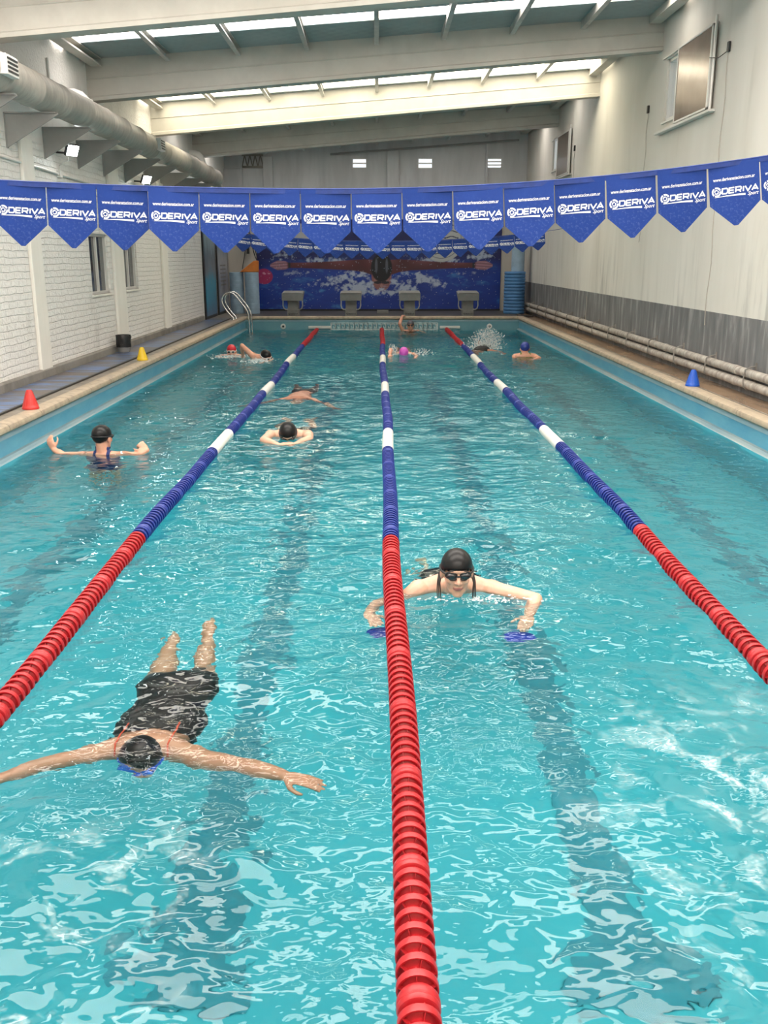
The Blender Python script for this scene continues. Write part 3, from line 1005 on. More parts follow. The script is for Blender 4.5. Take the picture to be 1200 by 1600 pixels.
# ---------------------------------------------------------------- backstroke flag lines
k = NT('blue_flag_vinyl')
tc = k.add('ShaderNodeTexCoord')
sx = k.add('ShaderNodeSeparateXYZ'); k.link(tc.outputs['Object'], sx.inputs[0])
n1 = k.noise(tc.outputs['Object'], 60, 5, 0.7)
n2 = k.noise(tc.outputs['Object'], 6, 3, 0.6)
wear = k.add('ShaderNodeMapRange'); wear.inputs['From Min'].default_value = -.05; wear.inputs['From Max'].default_value = -.385
wear.inputs['To Min'].default_value = .05; wear.inputs['To Max'].default_value = .55
k.link(sx.outputs['Z'], wear.inputs['Value'])
f = k.math('MULTIPLY', k.ramp(n1, [(.54, 0.0), (.85, 1.0)]), wear.outputs[0])
base_ = k.ramp(n2, [(.3, (.010, .040, .225)), (.7, (.013, .048, .26))])
k.link(k.mix(f, base_, (.33, .42, .68)), k.b.inputs['Base Color'])
k.b.inputs['Roughness'].default_value = .6
k.b.inputs['Specular IOR Level'].default_value = .25
M['flag'] = k.m
M['flag_tape'] = mat('blue_flag_tape', (.012, .045, .26), .45, 0, .35, 14)
M['print_white'] = mat('white_print', (.86, .88, .92), .5)
PW = .311
def pennant_mesh(nm, wd):
    b = MB()
    h1, h2 = .245, .375
    out = [(-wd / 2 + .003, 0), (wd / 2 - .003, 0), (wd / 2 - .003, -h1), (.012, -h2), (-.012, -h2), (-wd / 2 + .003, -h1)]
    b.prism([(x, -.0008, z) for x, z in out], (0, .0016, 0))
    return b.mesh(nm, M['flag'])
def print_mesh(wd):
    b = MB()
    u = wd / 290.0
    put_text(b, 'www.derivanatacion.com.ar', -118 * u, 116 * u, -98 * u, 19 * u, -.0016, .012)
    logo(b, -130 * u, -200 * u, 262 * u, -.0016)
    return b.mesh('printed_logo', M['print_white'])
penn, prnt = pennant_mesh('pennant', PW), print_mesh(PW)
def flag_line(y, x_first, n, pitch, zf, label, anchors):
    t_ = empty('flag_line', (0, y, zf(0)), label, 'flags', 'backstroke flag lines over the pool')
    pts = [anchors[0]] + [(x, y, zf(x)) for x in np.linspace(x_first - pitch / 2, x_first + pitch * (n - .5), 60)] + [anchors[1]]
    MB().tube(pts, .005, 6).build('rope', M['flag_tape'], t_)
    b = MB()
    X_ = np.linspace(x_first - pitch / 2, x_first + pitch * (n - .5), 70)
    vs = []
    for x in X_:
        vs += [(x, y - .0035, zf(x)), (x, y - .0035, zf(x) - .028), (x, y + .0035, zf(x) - .028), (x, y + .0035, zf(x))]
    fs = []
    for i in range(len(X_) - 1):
        for q in range(4):
            fs.append((4 * i + q, 4 * i + (q + 1) % 4, 4 * i + 4 + (q + 1) % 4, 4 * i + 4 + q))
    b.add(vs, fs)
    b.build('hem_tape', M['flag_tape'], t_)
    for i in range(n):
        x = x_first + pitch * i
        ang = math.atan2(zf(x + pitch / 2) - zf(x - pitch / 2), pitch)
        p = bpy.data.objects.new('pennant', penn)
        COL.objects.link(p)
        p.parent = t_
        p.location = V((x, y, zf(x) - .004)) - V(t_.location)
        p.scale = (pitch / PW, 1, 1)
        p.rotation_euler = (rng.uniform(-.05, .05), -ang, rng.uniform(-.06, .06))
        q = bpy.data.objects.new('printed_logo', prnt)
        COL.objects.link(q)
        q.parent = p
def z_near(x): return 2.352 + (.027 if x > -.3 else .0125) * (x + .3) ** 2
def z_far(x): return 2.29 + .0165 * (x - .15) ** 2
flag_line(6.0, -2.18 - 3 * .3105, 21, .3105, z_near, 'large near line of blue pennants with white lettering across the pool', [(XL, 6.0, 2.62), (XR, 6.0, 3.1)])
flag_line(21.0, -2.9, 20, .335, z_far, 'small far line of blue pennants hanging before the swimmer mural', [(XL, 21.0, 2.66), (XR, 21.0, 2.62)])

# ---------------------------------------------------------------- lane ropes
M['red'] = mat('red_lane_plastic', (.44, .012, .018), .36, 0, .12, 30)
M['blue'] = mat('blue_lane_plastic', (.014, .034, .26), .36, 0, .12, 30)
M['white'] = mat('white_lane_plastic', (.74, .73, .69), .4, 0, .12, 30)
def disc_verts():
    b = MB()
    ro, ri, hw = .060, .0545, .0125
    seg = 26
    for (r, y) in ((ro - .001, -hw), (ro, -hw * .6), (ro, hw * .6), (ro - .001, hw), (ri, hw), (ri, -hw)):
        for k_ in range(seg):
            a = 2 * math.pi * k_ / seg
            b.v.append((r * math.cos(a), y, r * math.sin(a)))
    for i in range(6):
        for k_ in range(seg):
            j = (i + 1) % 6
            b.f.append((i * seg + k_, i * seg + (k_ + 1) % seg, j * seg + (k_ + 1) % seg, j * seg + k_))
    b.mi = [0] * len(b.f)
    # bowl between hub and ring
    o = len(b.v)
    prof = ((.0545, .004), (.046, .008), (.034, .012), (.026, .030), (.026, -.030), (.030, -.008), (.044, 0.0), (.0545, -.002))
    vs, fs = [], []
    for (r, y) in prof:
        for k_ in range(seg):
            a = 2 * math.pi * k_ / seg
            vs.append((r * math.cos(a), y, r * math.sin(a)))
    for i in range(len(prof) - 1):
        for k_ in range(seg):
            fs.append((i * seg + k_, i * seg + (k_ + 1) % seg, (i + 1) * seg + (k_ + 1) % seg, (i + 1) * seg + k_))
    b.add(vs, fs)
    # fins across the gap to the next ring
    for i in range(5):
        a = 2 * math.pi * i / 5
        c, s = math.cos(a), math.sin(a)
        n_ = (-s * .0012, c * .0012)
        q = [(.024, -.029), (.0545, -.012), (.0545, .010), (.052, .024), (.024, .030)]
        vs = [(r * c + e * n_[0], y, r * s + e * n_[1]) for e in (-1, 1) for r, y in q]
        b.add(vs, [(0, 1, 2, 3, 4), (9, 8, 7, 6, 5)] + [(i2, (i2 + 1) % 5, 5 + (i2 + 1) % 5, 5 + i2) for i2 in range(5)])
    return b
def float_verts():
    b = MB()
    seg = 26
    prof = ((.02, -.031), (.05, -.030), (.057, -.026), (.0605, -.015), (.0605, -.010), (.0590, -.008), (.0605, -.006), (.0605, .010), (.059, .020), (.054, .028), (.02, .030))
    vs, fs = [], []
    for (r, y) in prof:
        for k_ in range(seg):
            a = 2 * math.pi * k_ / seg
            vs.append((r * math.cos(a), y, r * math.sin(a)))
    for i in range(len(prof) - 1):
        for k_ in range(seg):
            fs.append((i * seg + k_, i * seg + (k_ + 1) % seg, (i + 1) * seg + (k_ + 1) % seg, (i + 1) * seg + k_))
    b.add(vs, fs)
    return b
DV, FV = disc_verts(), float_verts()
DM = {c: DV.mesh('lane_disc', M[c], True) for c in ('red', 'blue')}
FM = {c: FV.mesh('lane_float', M[c], True) for c in ('red', 'blue', 'white')}
for m_ in list(DM.values()) + list(FM.values()):
    m_.set_sharp_from_angle(angle=R_(38))
def lane_rope(x0, segs, ystart, label, ph):
    t_ = empty('lane_rope', (x0, ystart, .02), label, 'lane rope', 'floating lane ropes')
    pitch = .0613
    path = lambda y: V((x0 + .012 * math.sin(y * .55 + ph) + .006 * math.sin(y * 1.7 + ph), y, .022 + .008 * math.sin(y * 1.1 + ph * 2) + .004 * math.sin(y * 2.9)))
    n = int((PF - .12 - 1.25) / pitch)
    MB().tube([path(y) for y in np.linspace(PN + .02, PF - .02, 120)], .006, 6).build('steel_cable', M['chrome'], t_)
    rest = MB()
    cols = ('red', 'blue', 'white')
    cnt = 0
    for i in range(n):
        y = 1.25 + i * pitch
        col = 'red'
        for (yb, c) in segs:
            if y < yb:
                col = c
                break
        isf = (i % 9 == 4) or col == 'white'
        p = path(y)
        d = (path(y + .05) - path(y - .05)).normalized()
        eul = (math.asin(d.z) + rng.uniform(-.02, .02), rng.uniform(0, 6.28), -math.atan2(d.x, d.y))
        Mx = Matrix.LocRotScale(p, __import__('mathutils').Euler((eul[0], eul[1], eul[2]), 'YXZ'), None)
        if y >= ystart and cnt < 100:
            cnt += 1
            o = bpy.data.objects.new('lane_float' if isf else 'lane_disc', FM[col] if isf else DM[col])
            COL.objects.link(o)
            o.parent = t_
            o.rotation_mode = 'YXZ'
            o.location = p - V(t_.location)
            o.rotation_euler = eul
        else:
            src = FV if isf else DV
            rest.cur = cols.index(col)
            rest.add([Mx @ V(q) for q in src.v], src.f)
    o = rest.build('far_discs', [M[c] for c in cols], t_, smooth=True)
    o['kind'] = 'stuff'
S_ = lambda d: [(6.28 + d, 'red'), (9.40 + d, 'blue'), (10.42 + d, 'white'), (13.55 + d, 'blue'), (14.62 + d, 'white'), (17.40, 'blue'), (18.82, 'white'), (21.17, 'blue'), (30, 'red')]
lane_rope(-1.69, S_(.0), 3.35, 'red, blue and white lane rope nearest the white brick wall', .3)
lane_rope(.105, S_(-.02), 1.85, 'red, blue and white lane rope down the middle of the pool', 1.4)
lane_rope(1.915, S_(.22), 3.7, 'red, blue and white lane rope nearest the right wall', 2.6)

# ---------------------------------------------------------------- far pool wall: meander band, anchor bars, inlets
b = MB()
x0, x1, z0, z1 = -1.31, 1.67, .0, .205
y = PF - .004
for (a, c, d, e) in ((x0, x1, z1 - .02, z1), (x0, x1, z0, z0 + .018), (x0, x0 + .02, z0, z1), (x1 - .02, x1, z0, z1)):
    b.box(a, c, y, PF, d, e)
nk = 23
pw = (x1 - x0 - .06) / nk
for i in range(nk):
    xa = x0 + .03 + i * pw
    hh = z1 - .04
    g = lambda px_, pz_: (xa + px_ * pw, .03 + pz_ * (hh - .03))
    stroke(b, [g(0, 1), g(.8, 1), g(.8, .25), g(.4, .25), g(.4, .6)], .014, y)
    stroke(b, [g(0, 1), g(0, 0), g(1, 0), g(1, 1)], .012, y)
struct(b.build('trim_5', M['meander']))
for (xa, xb, lb) in ((-1.92, -1.31, 'white anchor bar under the end of the rope nearest the brick wall'), (1.72, 2.28, 'white anchor bar at the end of the rope nearest the right wall')):
    tag(MB().box(xa, xb, PF - .05, PF + .01, .045, .115).build('anchor_bar', M['pvc'], bevel=.01), lb, 'bar', 'rope anchor bars')
for (x, lb) in ((-2.62, 'round white inlet nozzle in the far pool wall, left one'), (3.10, 'round white inlet nozzle in the far pool wall, right one')):
    t_ = empty('inlet_nozzle', (x, PF, .1), lb, 'inlet', 'inlets in the far wall')
    Mx = Matrix.Translation((x, PF + .005, .1)) @ Matrix.Rotation(R_(90), 4, 'X')
    MB().lathe([(.075, 0), (.075, .02), (.06, .03), (.035, .03), (.03, .02), (.03, .0)], 20, Mx).build('rim', M['pvc'], t_, smooth=True)
    MB().lathe([(.03, 0), (.03, .024)], 16, Mx).build('opening', M['black'], t_)

# ---------------------------------------------------------------- starting blocks
M['block'] = mat('grey_fibreglass', (.25, .25, .245), .5, 0, .2, 5)
M['block_top'] = mat('worn_block_top', (.30, .30, .285), .7, 0, .3, 8, .3, 60)
M['dark_print'] = mat('dark_print', (.03, .035, .05), .5)
def block(x, label):
    y = 26.95
    t_ = empty('starting_block', (x, y, ZD), label, 'starting block', 'starting blocks at the far end')
    b = MB()
    b.prism([(x - .155, y - .15, ZD), (x - .155, y + .22, ZD), (x - .155, y + .26, .93), (x - .155, y - .12, .86)], (.31, 0, 0))
    b.build('pedestal', M['block'], t_, bevel=.015)
    MB().box(x - .165, x + .165, y - .17, y + .2, ZD, ZD + .17).build('foot', M['block_top'], t_, bevel=.012)
    b = MB()
    b.prism([(x - .30, y - .28, .765), (x - .30, y - .25, .80), (x - .30, y + .33, .98), (x - .30, y + .33, 1.02), (x - .30, y - .20, .985), (x - .30, y - .27, .97)], (.60, 0, 0))
    b.build('platform', M['block'], t_, bevel=.015)
    MB().prism([(x - .27, y - .272, .975), (x - .27, y + .30, 1.022), (x - .27, y + .30, 1.032), (x - .27, y - .274, .985)], (.54, 0, 0)).build('grip_mat', M['block_top'], t_)
    for s in (-1, 1):
        MB().tube([(x + s * .27, y - .18, .78), (x + s * .275, y - .19, .64), (x + s * .25, y - .19, .56), (x + s * .2, y - .18, .53), (x + s * .15, y - .13, .53)], .017, 8).build('handle', M['galv'], t_, smooth=True)
    b = MB()
    logo(b, x - .135, ZD + .02, .27, y - .172)
    b.build('printed_logo', M['dark_print'], t_)
block(-2.39, 'grey starting block with side handles, leftmost of the four')
block(-.755, 'grey starting block with side handles, second from the left')
block(.90, 'grey starting block with side handles, third from the left')
block(2.55, 'grey starting block with side handles, rightmost of the four')
# dark kick strip behind the blocks
struct(MB().box(-3.7, 3.8, Y1 - .10, Y1 - .05, ZD, ZD + .055).build('baseboard_far', M['black']))

# ---------------------------------------------------------------- mural of a swimmer, printed on a flat panel
def mural():
    x0, x1, z0, z1 = -3.70, 3.79, .40, 3.06
    st = .0135
    nx, nz = int((x1 - x0) / st), int((z1 - z0) / st)
    xs_ = np.linspace(x0, x1, nx); zs_ = np.linspace(z0, z1, nz)
    X, Z = np.meshgrid(xs_, zs_)
    r = np.random.default_rng(3)
    def vn(fx, fz, octv=4, seed=0):
        out = np.zeros_like(X); amp = 1; tot = 0
        rr = np.random.default_rng(seed)
        for o_ in range(octv):
            gx, gz = int((x1 - x0) * fx) + 3, int((z1 - z0) * fz) + 3
            g = rr.random((gz, gx))
            u = (X - x0) / (x1 - x0) * (gx - 2); v = (Z - z0) / (z1 - z0) * (gz - 2)
            iu, iv = u.astype(int), v.astype(int)
            fu, fv = u - iu, v - iv
            fu = fu * fu * (3 - 2 * fu); fv = fv * fv * (3 - 2 * fv)
            out += amp * ((g[iv, iu] * (1 - fu) + g[iv, iu + 1] * fu) * (1 - fv) + (g[iv + 1, iu] * (1 - fu) + g[iv + 1, iu + 1] * fu) * fv)
            tot += amp; amp *= .55; fx *= 2.1; fz *= 2.1
        return out / tot
    C = np.zeros(X.shape + (3,))
    n1 = vn(1.2, 3.5, 5, 1)[..., None]; n2 = vn(5, 9, 3, 2)[..., None]
    deep, mid, lite = np.array([.006, .010, .10]), np.array([.010, .05, .36]), np.array([.06, .24, .62])
    t_ = np.clip((1.72 - Z) / .5 + .5, 0, 1)[..., None]
    C[:] = deep + (mid - deep) * np.clip(t_ * .9 + (n1 - .5) * 1.0, 0, 1)
    C += (lite - mid) * np.clip((n1 - .55) * 4, 0, 1) * np.clip((n2 - .45) * 4, 0, 1) * (0.2 + .8 * t_)
    cx = .12
    def blend(mask, col):
        m_ = np.clip(mask, 0, 1)[..., None]
        C[:] = C * (1 - m_) + np.array(col) * m_
    sp = vn(7, 8, 4, 5); sp2 = vn(14, 16, 3, 6)
    def splash(px_, pz_, rx, rz, th, amt=1.0, ang=0.0):
        c, s = math.cos(ang), math.sin(ang)
        dx, dz = X - px_, Z - pz_
        e = np.exp(-(((dx * c + dz * s) / rx) ** 2 + ((-dx * s + dz * c) / rz) ** 2))
        blend(np.clip((sp * .65 + sp2 * .35 + e * .42 - th - .035) * 6, 0, 1) * np.clip(e * 2.2, 0, 1) * amt, (.46, .54, .70))
    for s in (-1, 1):
        splash(cx + s * 1.7, 1.86, 1.0, .13, .74, .9)
        splash(cx + s * 3.0, 2.0, .45, .30, .72, .9, s * .3)
        splash(cx + s * 1.15, 1.36, 1.1, .17, .70, 1, -s * .25)
        splash(cx + s * .7, 1.05, .7, .25, .66, 1)
        splash(cx + s * 2.6, 1.48, .8, .10, .78, .7)
    # arms
    for s in (-1, 1):
        u = (X - cx) * s
        top_ = np.interp(u, [0, .25, .55, .9, 1.5, 2.4, 2.85, 2.95, 3.2, 3.45], [1.84, 1.88, 1.90, 1.88, 1.84, 1.80, 1.80, 1.84, 1.86, 1.74])
        bot_ = np.interp(u, [0, .25, .55, .9, 1.5, 2.4, 2.85, 2.95, 3.2, 3.45], [1.30, 1.40, 1.50, 1.55, 1.58, 1.62, 1.62, 1.58, 1.56, 1.68])
        ins = np.clip((top_ - Z) / .02, 0, 1) * np.clip((Z - bot_) / .02, 0, 1) * (u > 0) * (u < 3.42)
        v = np.clip((Z - bot_) / (top_ - bot_ + 1e-6), 0, 1)
        mus = .5 + .5 * np.sin(u * 5.5 + 1)
        col = np.stack([.065 + .13 * v ** 2 * mus + .05 * n1[..., 0], .022 + .045 * v ** 2 * mus, .030 + .055 * v ** 2 * mus], -1)
        hand = np.clip((u - 2.86) / .06, 0, 1)[..., None]
        fing = (.75 + .25 * np.sin((Z - 1.7) * 75 + u * 6))[..., None]
        col = col * (1 - hand) + np.array([.46, .23, .30]) * fing * hand
        band = ((u > 2.80) & (u < 2.86))[..., None]
        col = np.where(band, np.array([.02, .02, .03]), col)
        m_ = ins[..., None]
        C[:] = C * (1 - m_) + col * m_
    # head: face below, cap above
    def ell(px_, pz_, rx, rz, soft=12): return np.clip((1 - np.sqrt(((X - px_) / rx) ** 2 + ((Z - pz_) / rz) ** 2)) * soft, 0, 1)
    blend(ell(cx, 1.36, .32, .44), (.27, .11, .11))
    blend(ell(cx - .14, 1.28, .10, .16, 4), (.36, .17, .16)); blend(ell(cx + .14, 1.28, .10, .16, 4), (.36, .17, .16))
    blend(ell(cx - .12, 1.20, .13, .045), (.02, .015, .03)); blend(ell(cx + .12, 1.20, .13, .045), (.02, .015, .03))
    blend(ell(cx, 1.10, .05, .06, 6), (.40, .20, .19))
    blend(ell(cx, 1.64, .34, .44), (.006, .006, .012))
    blend(ell(cx - .16, 1.70, .05, .26, 3) * .6, (.16, .17, .22)); blend(ell(cx + .16, 1.70, .05, .26, 3) * .6, (.16, .17, .22))
    splash(cx, .93, .45, .14, .62, 1)
    splash(cx - .35, 1.18, .16, .2, .72, .9); splash(cx + .35, 1.18, .16, .2, .72, .9)
    # pink ball seen at the left edge
    blend(ell(-3.50, 1.38, .28, .24) , (.42, .035, .14)); blend(ell(-3.42, 1.48, .14, .06, 3) * (sp2 > .5), (.75, .35, .5))
    # pale round badge and a pale patch near the top, partly behind the pennants
    rr = np.sqrt((X - 1.95) ** 2 + ((Z - 2.52) * 1.0) ** 2)
    blend(np.clip((.72 - rr) * 40, 0, 1), (.50, .52, .52))
    blend(np.clip(.012 - np.abs(rr - .60), 0, 1) * 100, (.03, .04, .10))
    wv_ = np.sin((Z - 2.5) * 38 + .9 * np.sin(X * 16))
    blend((rr < .52) * (wv_ > .82), (.03, .04, .10))
    blend(np.clip((.40 - np.sqrt(((X + 2.35) * .9) ** 2 + (Z - 2.55) ** 2)) * 30, 0, 1), (.46, .48, .50))
    # droplets
    blend((r.random(X.shape) > .994) * 1.0 * (Z < 2.4), (.55, .65, .85))
    C = np.clip(C * .82, 0, 1)
    iis = np.arange(nx * nz).reshape(nz, nx)
    q = np.stack([iis[:-1, :-1], iis[:-1, 1:], iis[1:, 1:], iis[1:, :-1]], -1).reshape(-1, 4)
    me = bpy.data.meshes.new('printed_sheet')
    me.from_pydata(np.stack([X, np.full_like(X, Y1 - .085), Z], -1).reshape(-1, 3).tolist(), [], q.tolist())
    at = me.color_attributes.new('print', 'FLOAT_COLOR', 'POINT')
    at.data.foreach_set('color', np.concatenate([C, np.ones(C.shape[:2] + (1,))], -1).astype(np.float32).ravel())
    k = NT('mural_print')
    vc = k.add('ShaderNodeVertexColor'); vc.layer_name = 'print'
    k.link(vc.outputs[0], k.b.inputs['Base Color'])
    k.b.inputs['Roughness'].default_value = .4
    me.materials.append(k.m)
    t_ = empty('wall_mural', (0, Y1 - .08, z0), 'large blue mural of a butterfly swimmer with arms spread wide', 'mural')
    link('printed_sheet', me, t_)
    MB().box(x0, x1, Y1 - .08, Y1 - .05, z0, z1).build('backing_board', M['black'], t_)
mural()

# dark posters in the far left corner
def poster(ya, yb, label, seed):
    t_ = empty('wall_poster', (XL + .04, (ya + yb) / 2, .40), label, 'poster', 'tall posters in the far left corner')
    MB().box(XL, XL + .04, ya - .12, yb + .12, ZD, 3.05).build('poster_frame', M['black'], t_)
    k = NT('poster_print')
    n1 = k.noise(k.coord('Object', (1, 1.5, .7)), 2.0 + seed, 5, .6, .4)
    tc = k.add('ShaderNodeTexCoord'); sx = k.add('ShaderNodeSeparateXYZ'); k.link(tc.outputs['Object'], sx.inputs[0])
    zf = k.math('ADD', k.math('DIVIDE', sx.outputs['Z'], 3.2), k.math('MULTIPLY', k.math('SUBTRACT', n1, .5), .5))
    if seed == 0:
        c = k.ramp(zf, [(.12, (.10, .17, .30)), (.28, (.05, .26, .40)), (.42, (.04, .28, .42)), (.5, (.16, .20, .24)), (.62, (.08, .12, .16)), (.75, (.25, .35, .40))])
    else:
        c = k.ramp(zf, [(.12, (.10, .20, .38)), (.3, (.28, .30, .36)), (.42, (.13, .18, .30)), (.55, (.40, .42, .46)), (.72, (.14, .24, .34)), (.85, (.10, .22, .34))])
    k.link(c, k.b.inputs['Base Color']); k.b.inputs['Roughness'].default_value = .3
    MB().box(XL + .04, XL + .045, ya, yb, .42, 3.0).build('printed_sheet', k.m, t_)
    if seed:
        b = MB()
        for i in range(6):
            b.box(XL + .0455, XL + .0465, ya + .35 - .04 * (i % 2), yb - .4, 1.15 + i * .11, 1.19 + i * .11)
        b.build('printed_text_lines', M['block'], t_)
poster(25.35, 26.95, 'tall dim blue poster at the end of the brick wall', 0)
poster(27.45, 29.15, 'tall dim blue poster next to the far corner', 1)

# ---------------------------------------------------------------- foam rolls, float, straps
def ribbed(x, y, r, z0, z1, n, m, nm, lab, cat, group=None, lean=(0, 0), rib=.012):
    prof = [(.03, 0)]
    h = (z1 - z0) / n
    for i in range(n):
        prof += [(r - rib, i * h + .002), (r - rib * .3, i * h + h * .12), (r, i * h + h * .35), (r, i * h + h * .7), (r - rib * .3, i * h + h * .9), (r - rib, i * h + h - .002)]
    prof.append((.03, z1 - z0))
    Mx = Matrix.Translation((x, y, z0)) @ Matrix.Shear('XY', 4, (lean[0], lean[1]))
    o = MB().lathe(prof, 28, Mx).build(nm, m, smooth=True, angle=50)
    return tag(o, lab, cat, group)
M['foam_pale'] = mat('pale_blue_foam', (.33, .46, .58), .7, 0, .2, 5)
M['foam_blue'] = mat('blue_foam', (.085, .24, .50), .6, 0, .2, 5)
ribbed(-4.14, 28.1, .205, ZD, 1.53, 11, M['foam_pale'], 'foam_roll', 'pale blue upright foam roll nearer the corner posters', 'foam roll', 'pale foam rolls left of the mural', rib=.004)
ribbed(-3.68, 28.0, .205, ZD, 1.53, 11, M['foam_pale'], 'foam_roll', 'pale blue upright foam roll right beside the mural', 'foam roll', 'pale foam rolls left of the mural', rib=.004)
ribbed(4.02, 28.0, .31, ZD, 1.55, 13, M['foam_blue'], 'foam_ring_stack', 'tall ribbed blue foam stack in the far right corner', 'foam stack', rib=.022)
ribbed(4.10, 28.05, .19, 1.55, 2.55, 2, M['foam_pale'], 'foam_roll', 'pale foam roll standing on the ribbed blue stack', 'foam roll', rib=.003)
M['orange'] = mat('orange_foam', (.62, .19, .03), .6, 0, .25, 6)
b = MB().prism([(-4.02, 27.9, 1.53), (-3.50, 27.9, 1.53), (-3.46, 27.9, 1.20 + .33), (-3.46, 27.9, 1.86), (-3.60, 27.9, 1.85), (-3.75, 27.9, 1.74)], (0, .14, 0))
tag(b.build('rescue_float', M['orange'], bevel=.03, bseg=3), 'orange wedge float lying on top of the pale foam rolls', 'float')
b = MB()
b.tube([(-4.05, 29.45, 2.5), (-3.95, 29.3, 2.9), (-3.85, 29.4, 2.45), (-3.7, 29.0, 2.0), (-3.55, 28.3, 1.86)], .014, 6)
b.tube([(-4.15, 29.45, 1.6), (-4.02, 29.4, 2.2), (-3.95, 29.35, 2.9)], .012, 6)
b.tube([(-3.95, 29.35, 2.9), (-3.8, 29.3, 2.5), (-3.58, 28.5, 2.0), (-3.52, 28.1, 1.88)], .012, 6)
b.box(-3.99, -3.91, 29.38, 29.46, 2.05, 2.6)
b.box(-4.0, -3.9, 29.4, 29.56, 2.86, 2.94)
tag(b.build('hanging_strap', M['black']), 'black straps hanging on the beige wall above the foam rolls', 'strap')
# lid-like box by the far deck edge and small sign
tag(MB().box(3.94, 4.35, 26.4, 26.75, ZD, ZD + .03).build('drain_cover', M['black'], bevel=.006), 'dark flat drain cover on the deck by the ribbed blue stack', 'cover')
tag(MB().box(-.02, .32, 28.2, 28.26, ZD, ZD + .09).build('name_plate', M['block'], bevel=.006), 'small low grey plate standing between the second and third blocks', 'plate')

# ---------------------------------------------------------------- pool ladder
t_ = empty('pool_ladder', (-3.8, 25.4, ZD), 'stainless steel pool ladder with two looped rails, far left corner', 'ladder')
for y in (25.15, 25.65):
    pts = [(-3.84, y, ZD), (-3.84, y, ZD + .05), (-3.95, y, .52), (-4.06, y, .68), (-4.11, y, .82), (-4.09, y, .94), (-4.00, y, 1.03), (-3.88, y, 1.05), (-3.78, y, 1.0), (-3.66, y, .86), (-3.52, y, .68), (-3.45, y, .55), (-3.42, y, .40), (-3.41, y, 0), (-3.41, y, -1.0)]
    P = []
    for i in range(len(pts) - 1):     # smooth the polyline (Catmull-Rom)
        p0, p1, p2, p3 = [V(pts[max(0, min(len(pts) - 1, i + j))]) for j in (-1, 0, 1, 2)]
        for t in np.linspace(0, 1, 5, endpoint=False):
            P.append(.5 * ((2 * p1) + (p2 - p0) * t + (2 * p0 - 5 * p1 + 4 * p2 - p3) * t ** 2 + (3 * p1 - p0 - 3 * p2 + p3) * t ** 3))
    P.append(V(pts[-1]))
    r = MB().tube(P, .021, 12).build('rail', M['chrome'], t_, smooth=True)
    MB().lathe([(.045, 0), (.045, .012), (.025, .03)], 16, Matrix.Translation((-3.84, y, ZD))).build('flange', M['chrome'], r, smooth=True)
for z in (-.15, -.42, -.7):
    MB().box(-3.45, -3.36, 25.13, 25.67, z - .015, z + .015).build('tread', M['chrome'], t_, bevel=.005)

# ---------------------------------------------------------------- cones and bin
def cone(x, y, z, m, label):
    t_ = empty('marker_cone', (x, y, z), label, 'cone', 'plastic marker cones on the pool edge')
    prof = [(.088, 0), (.090, .006), (.086, .022), (.0835, .024), (.074, .055), (.0735, .058), (.030, .195), (.026, .203), (.012, .205)]
    MB().lathe(prof, 24, Matrix.Translation((x, y, z))).build('cone_body', m, t_, smooth=True, angle=35)
    b = MB()
    for i in range(8):
        a = 2 * math.pi * (i + .5) / 8
        b.tube([(x + .080 * math.cos(a), y + .080 * math.sin(a), z + .03), (x + .032 * math.cos(a), y + .032 * math.sin(a), z + .185)], .004, 5)
    b.build('rib', m, t_, smooth=True)
for x, y, c, nm, lb in ((-3.735, 9.95, (.62, .035, .03), 'red', 'red plastic cone on the left pool edge'), (-3.73, 14.85, (.75, .50, .01), 'yellow', 'yellow plastic cone on the left pool edge'), (3.99, 11.75, (.012, .09, .50), 'blue', 'blue plastic cone on the right pool edge')):
    cone(x, y, .378, mat(nm + '_cone_plastic', c, .4, 0, .1, 12), lb)
t_ = empty('waste_bin', (-4.40, 16.3, ZD + .016), 'small grey bin with a black bag against the brick wall', 'bin')
Mx = Matrix.Translation((-4.40, 16.3, ZD + .016))
MB().lathe([(.085, 0), (.10, .02), (.112, .15), (.112, .16), (.10, .16)], 20, Mx).build('bucket', M['grey_paint'], t_, smooth=True)
prof = [(.118, .09), (.121, .14), (.120, .20), (.126, .26), (.118, .30), (.10, .295), (.095, .2)]
o = MB().lathe(prof, 26, Mx, cap=True).build('bin_bag', M['black'], t_, smooth=True)
for v in o.data.vertices:
    d = V((v.co.x + 4.40, v.co.y - 16.3, 0))
    v.co += d * .10 * math.sin(math.atan2(d.y, d.x) * 7 + v.co.z * 30)
#SECTION3
# ---------------------------------------------------------------- swimmers
def skin_mat(nm, col, dark):
    k = NT(nm)
    n1 = k.noise(k.coord('Object'), 14, 4, .6)
    k.link(k.ramp(n1, [(.35, col), (.7, dark)]), k.b.inputs['Base Color'])
    k.b.inputs['Roughness'].default_value = .38
    k.b.inputs['Subsurface Weight'].default_value = .12
    k.b.inputs['Subsurface Radius'].default_value = (.02, .008, .004)
    k.b.inputs['Subsurface Scale'].default_value = .4
    k.link(k.bump(k.noise(k.coord('Object'), 160, 2), .12, .002), k.b.inputs['Normal'])
    return k.m
SKIN = {
    'tan': skin_mat('tan_skin', (.50, .27, .17), (.42, .21, .13)),
    'light': skin_mat('light_skin', (.66, .40, .29), (.58, .32, .22)),
    'brown': skin_mat('brown_skin', (.36, .17, .11), (.28, .13, .085)),
    'rosy': skin_mat('rosy_skin', (.70, .36, .25), (.62, .30, .20)),
}
M['lip'] = mat('lips', (.42, .15, .13), .4)
M['brow'] = mat('dark_hair', (.02, .014, .012), .5)
M['latex'] = mat('black_latex', (.006, .006, .007), .34, spec=.3, bump=.1, bscale=25, bdist=.003)
M['black_suit'] = mat('black_swimsuit_cloth', (.006, .006, .008), .5, 0, .3, 20, spec=.3)
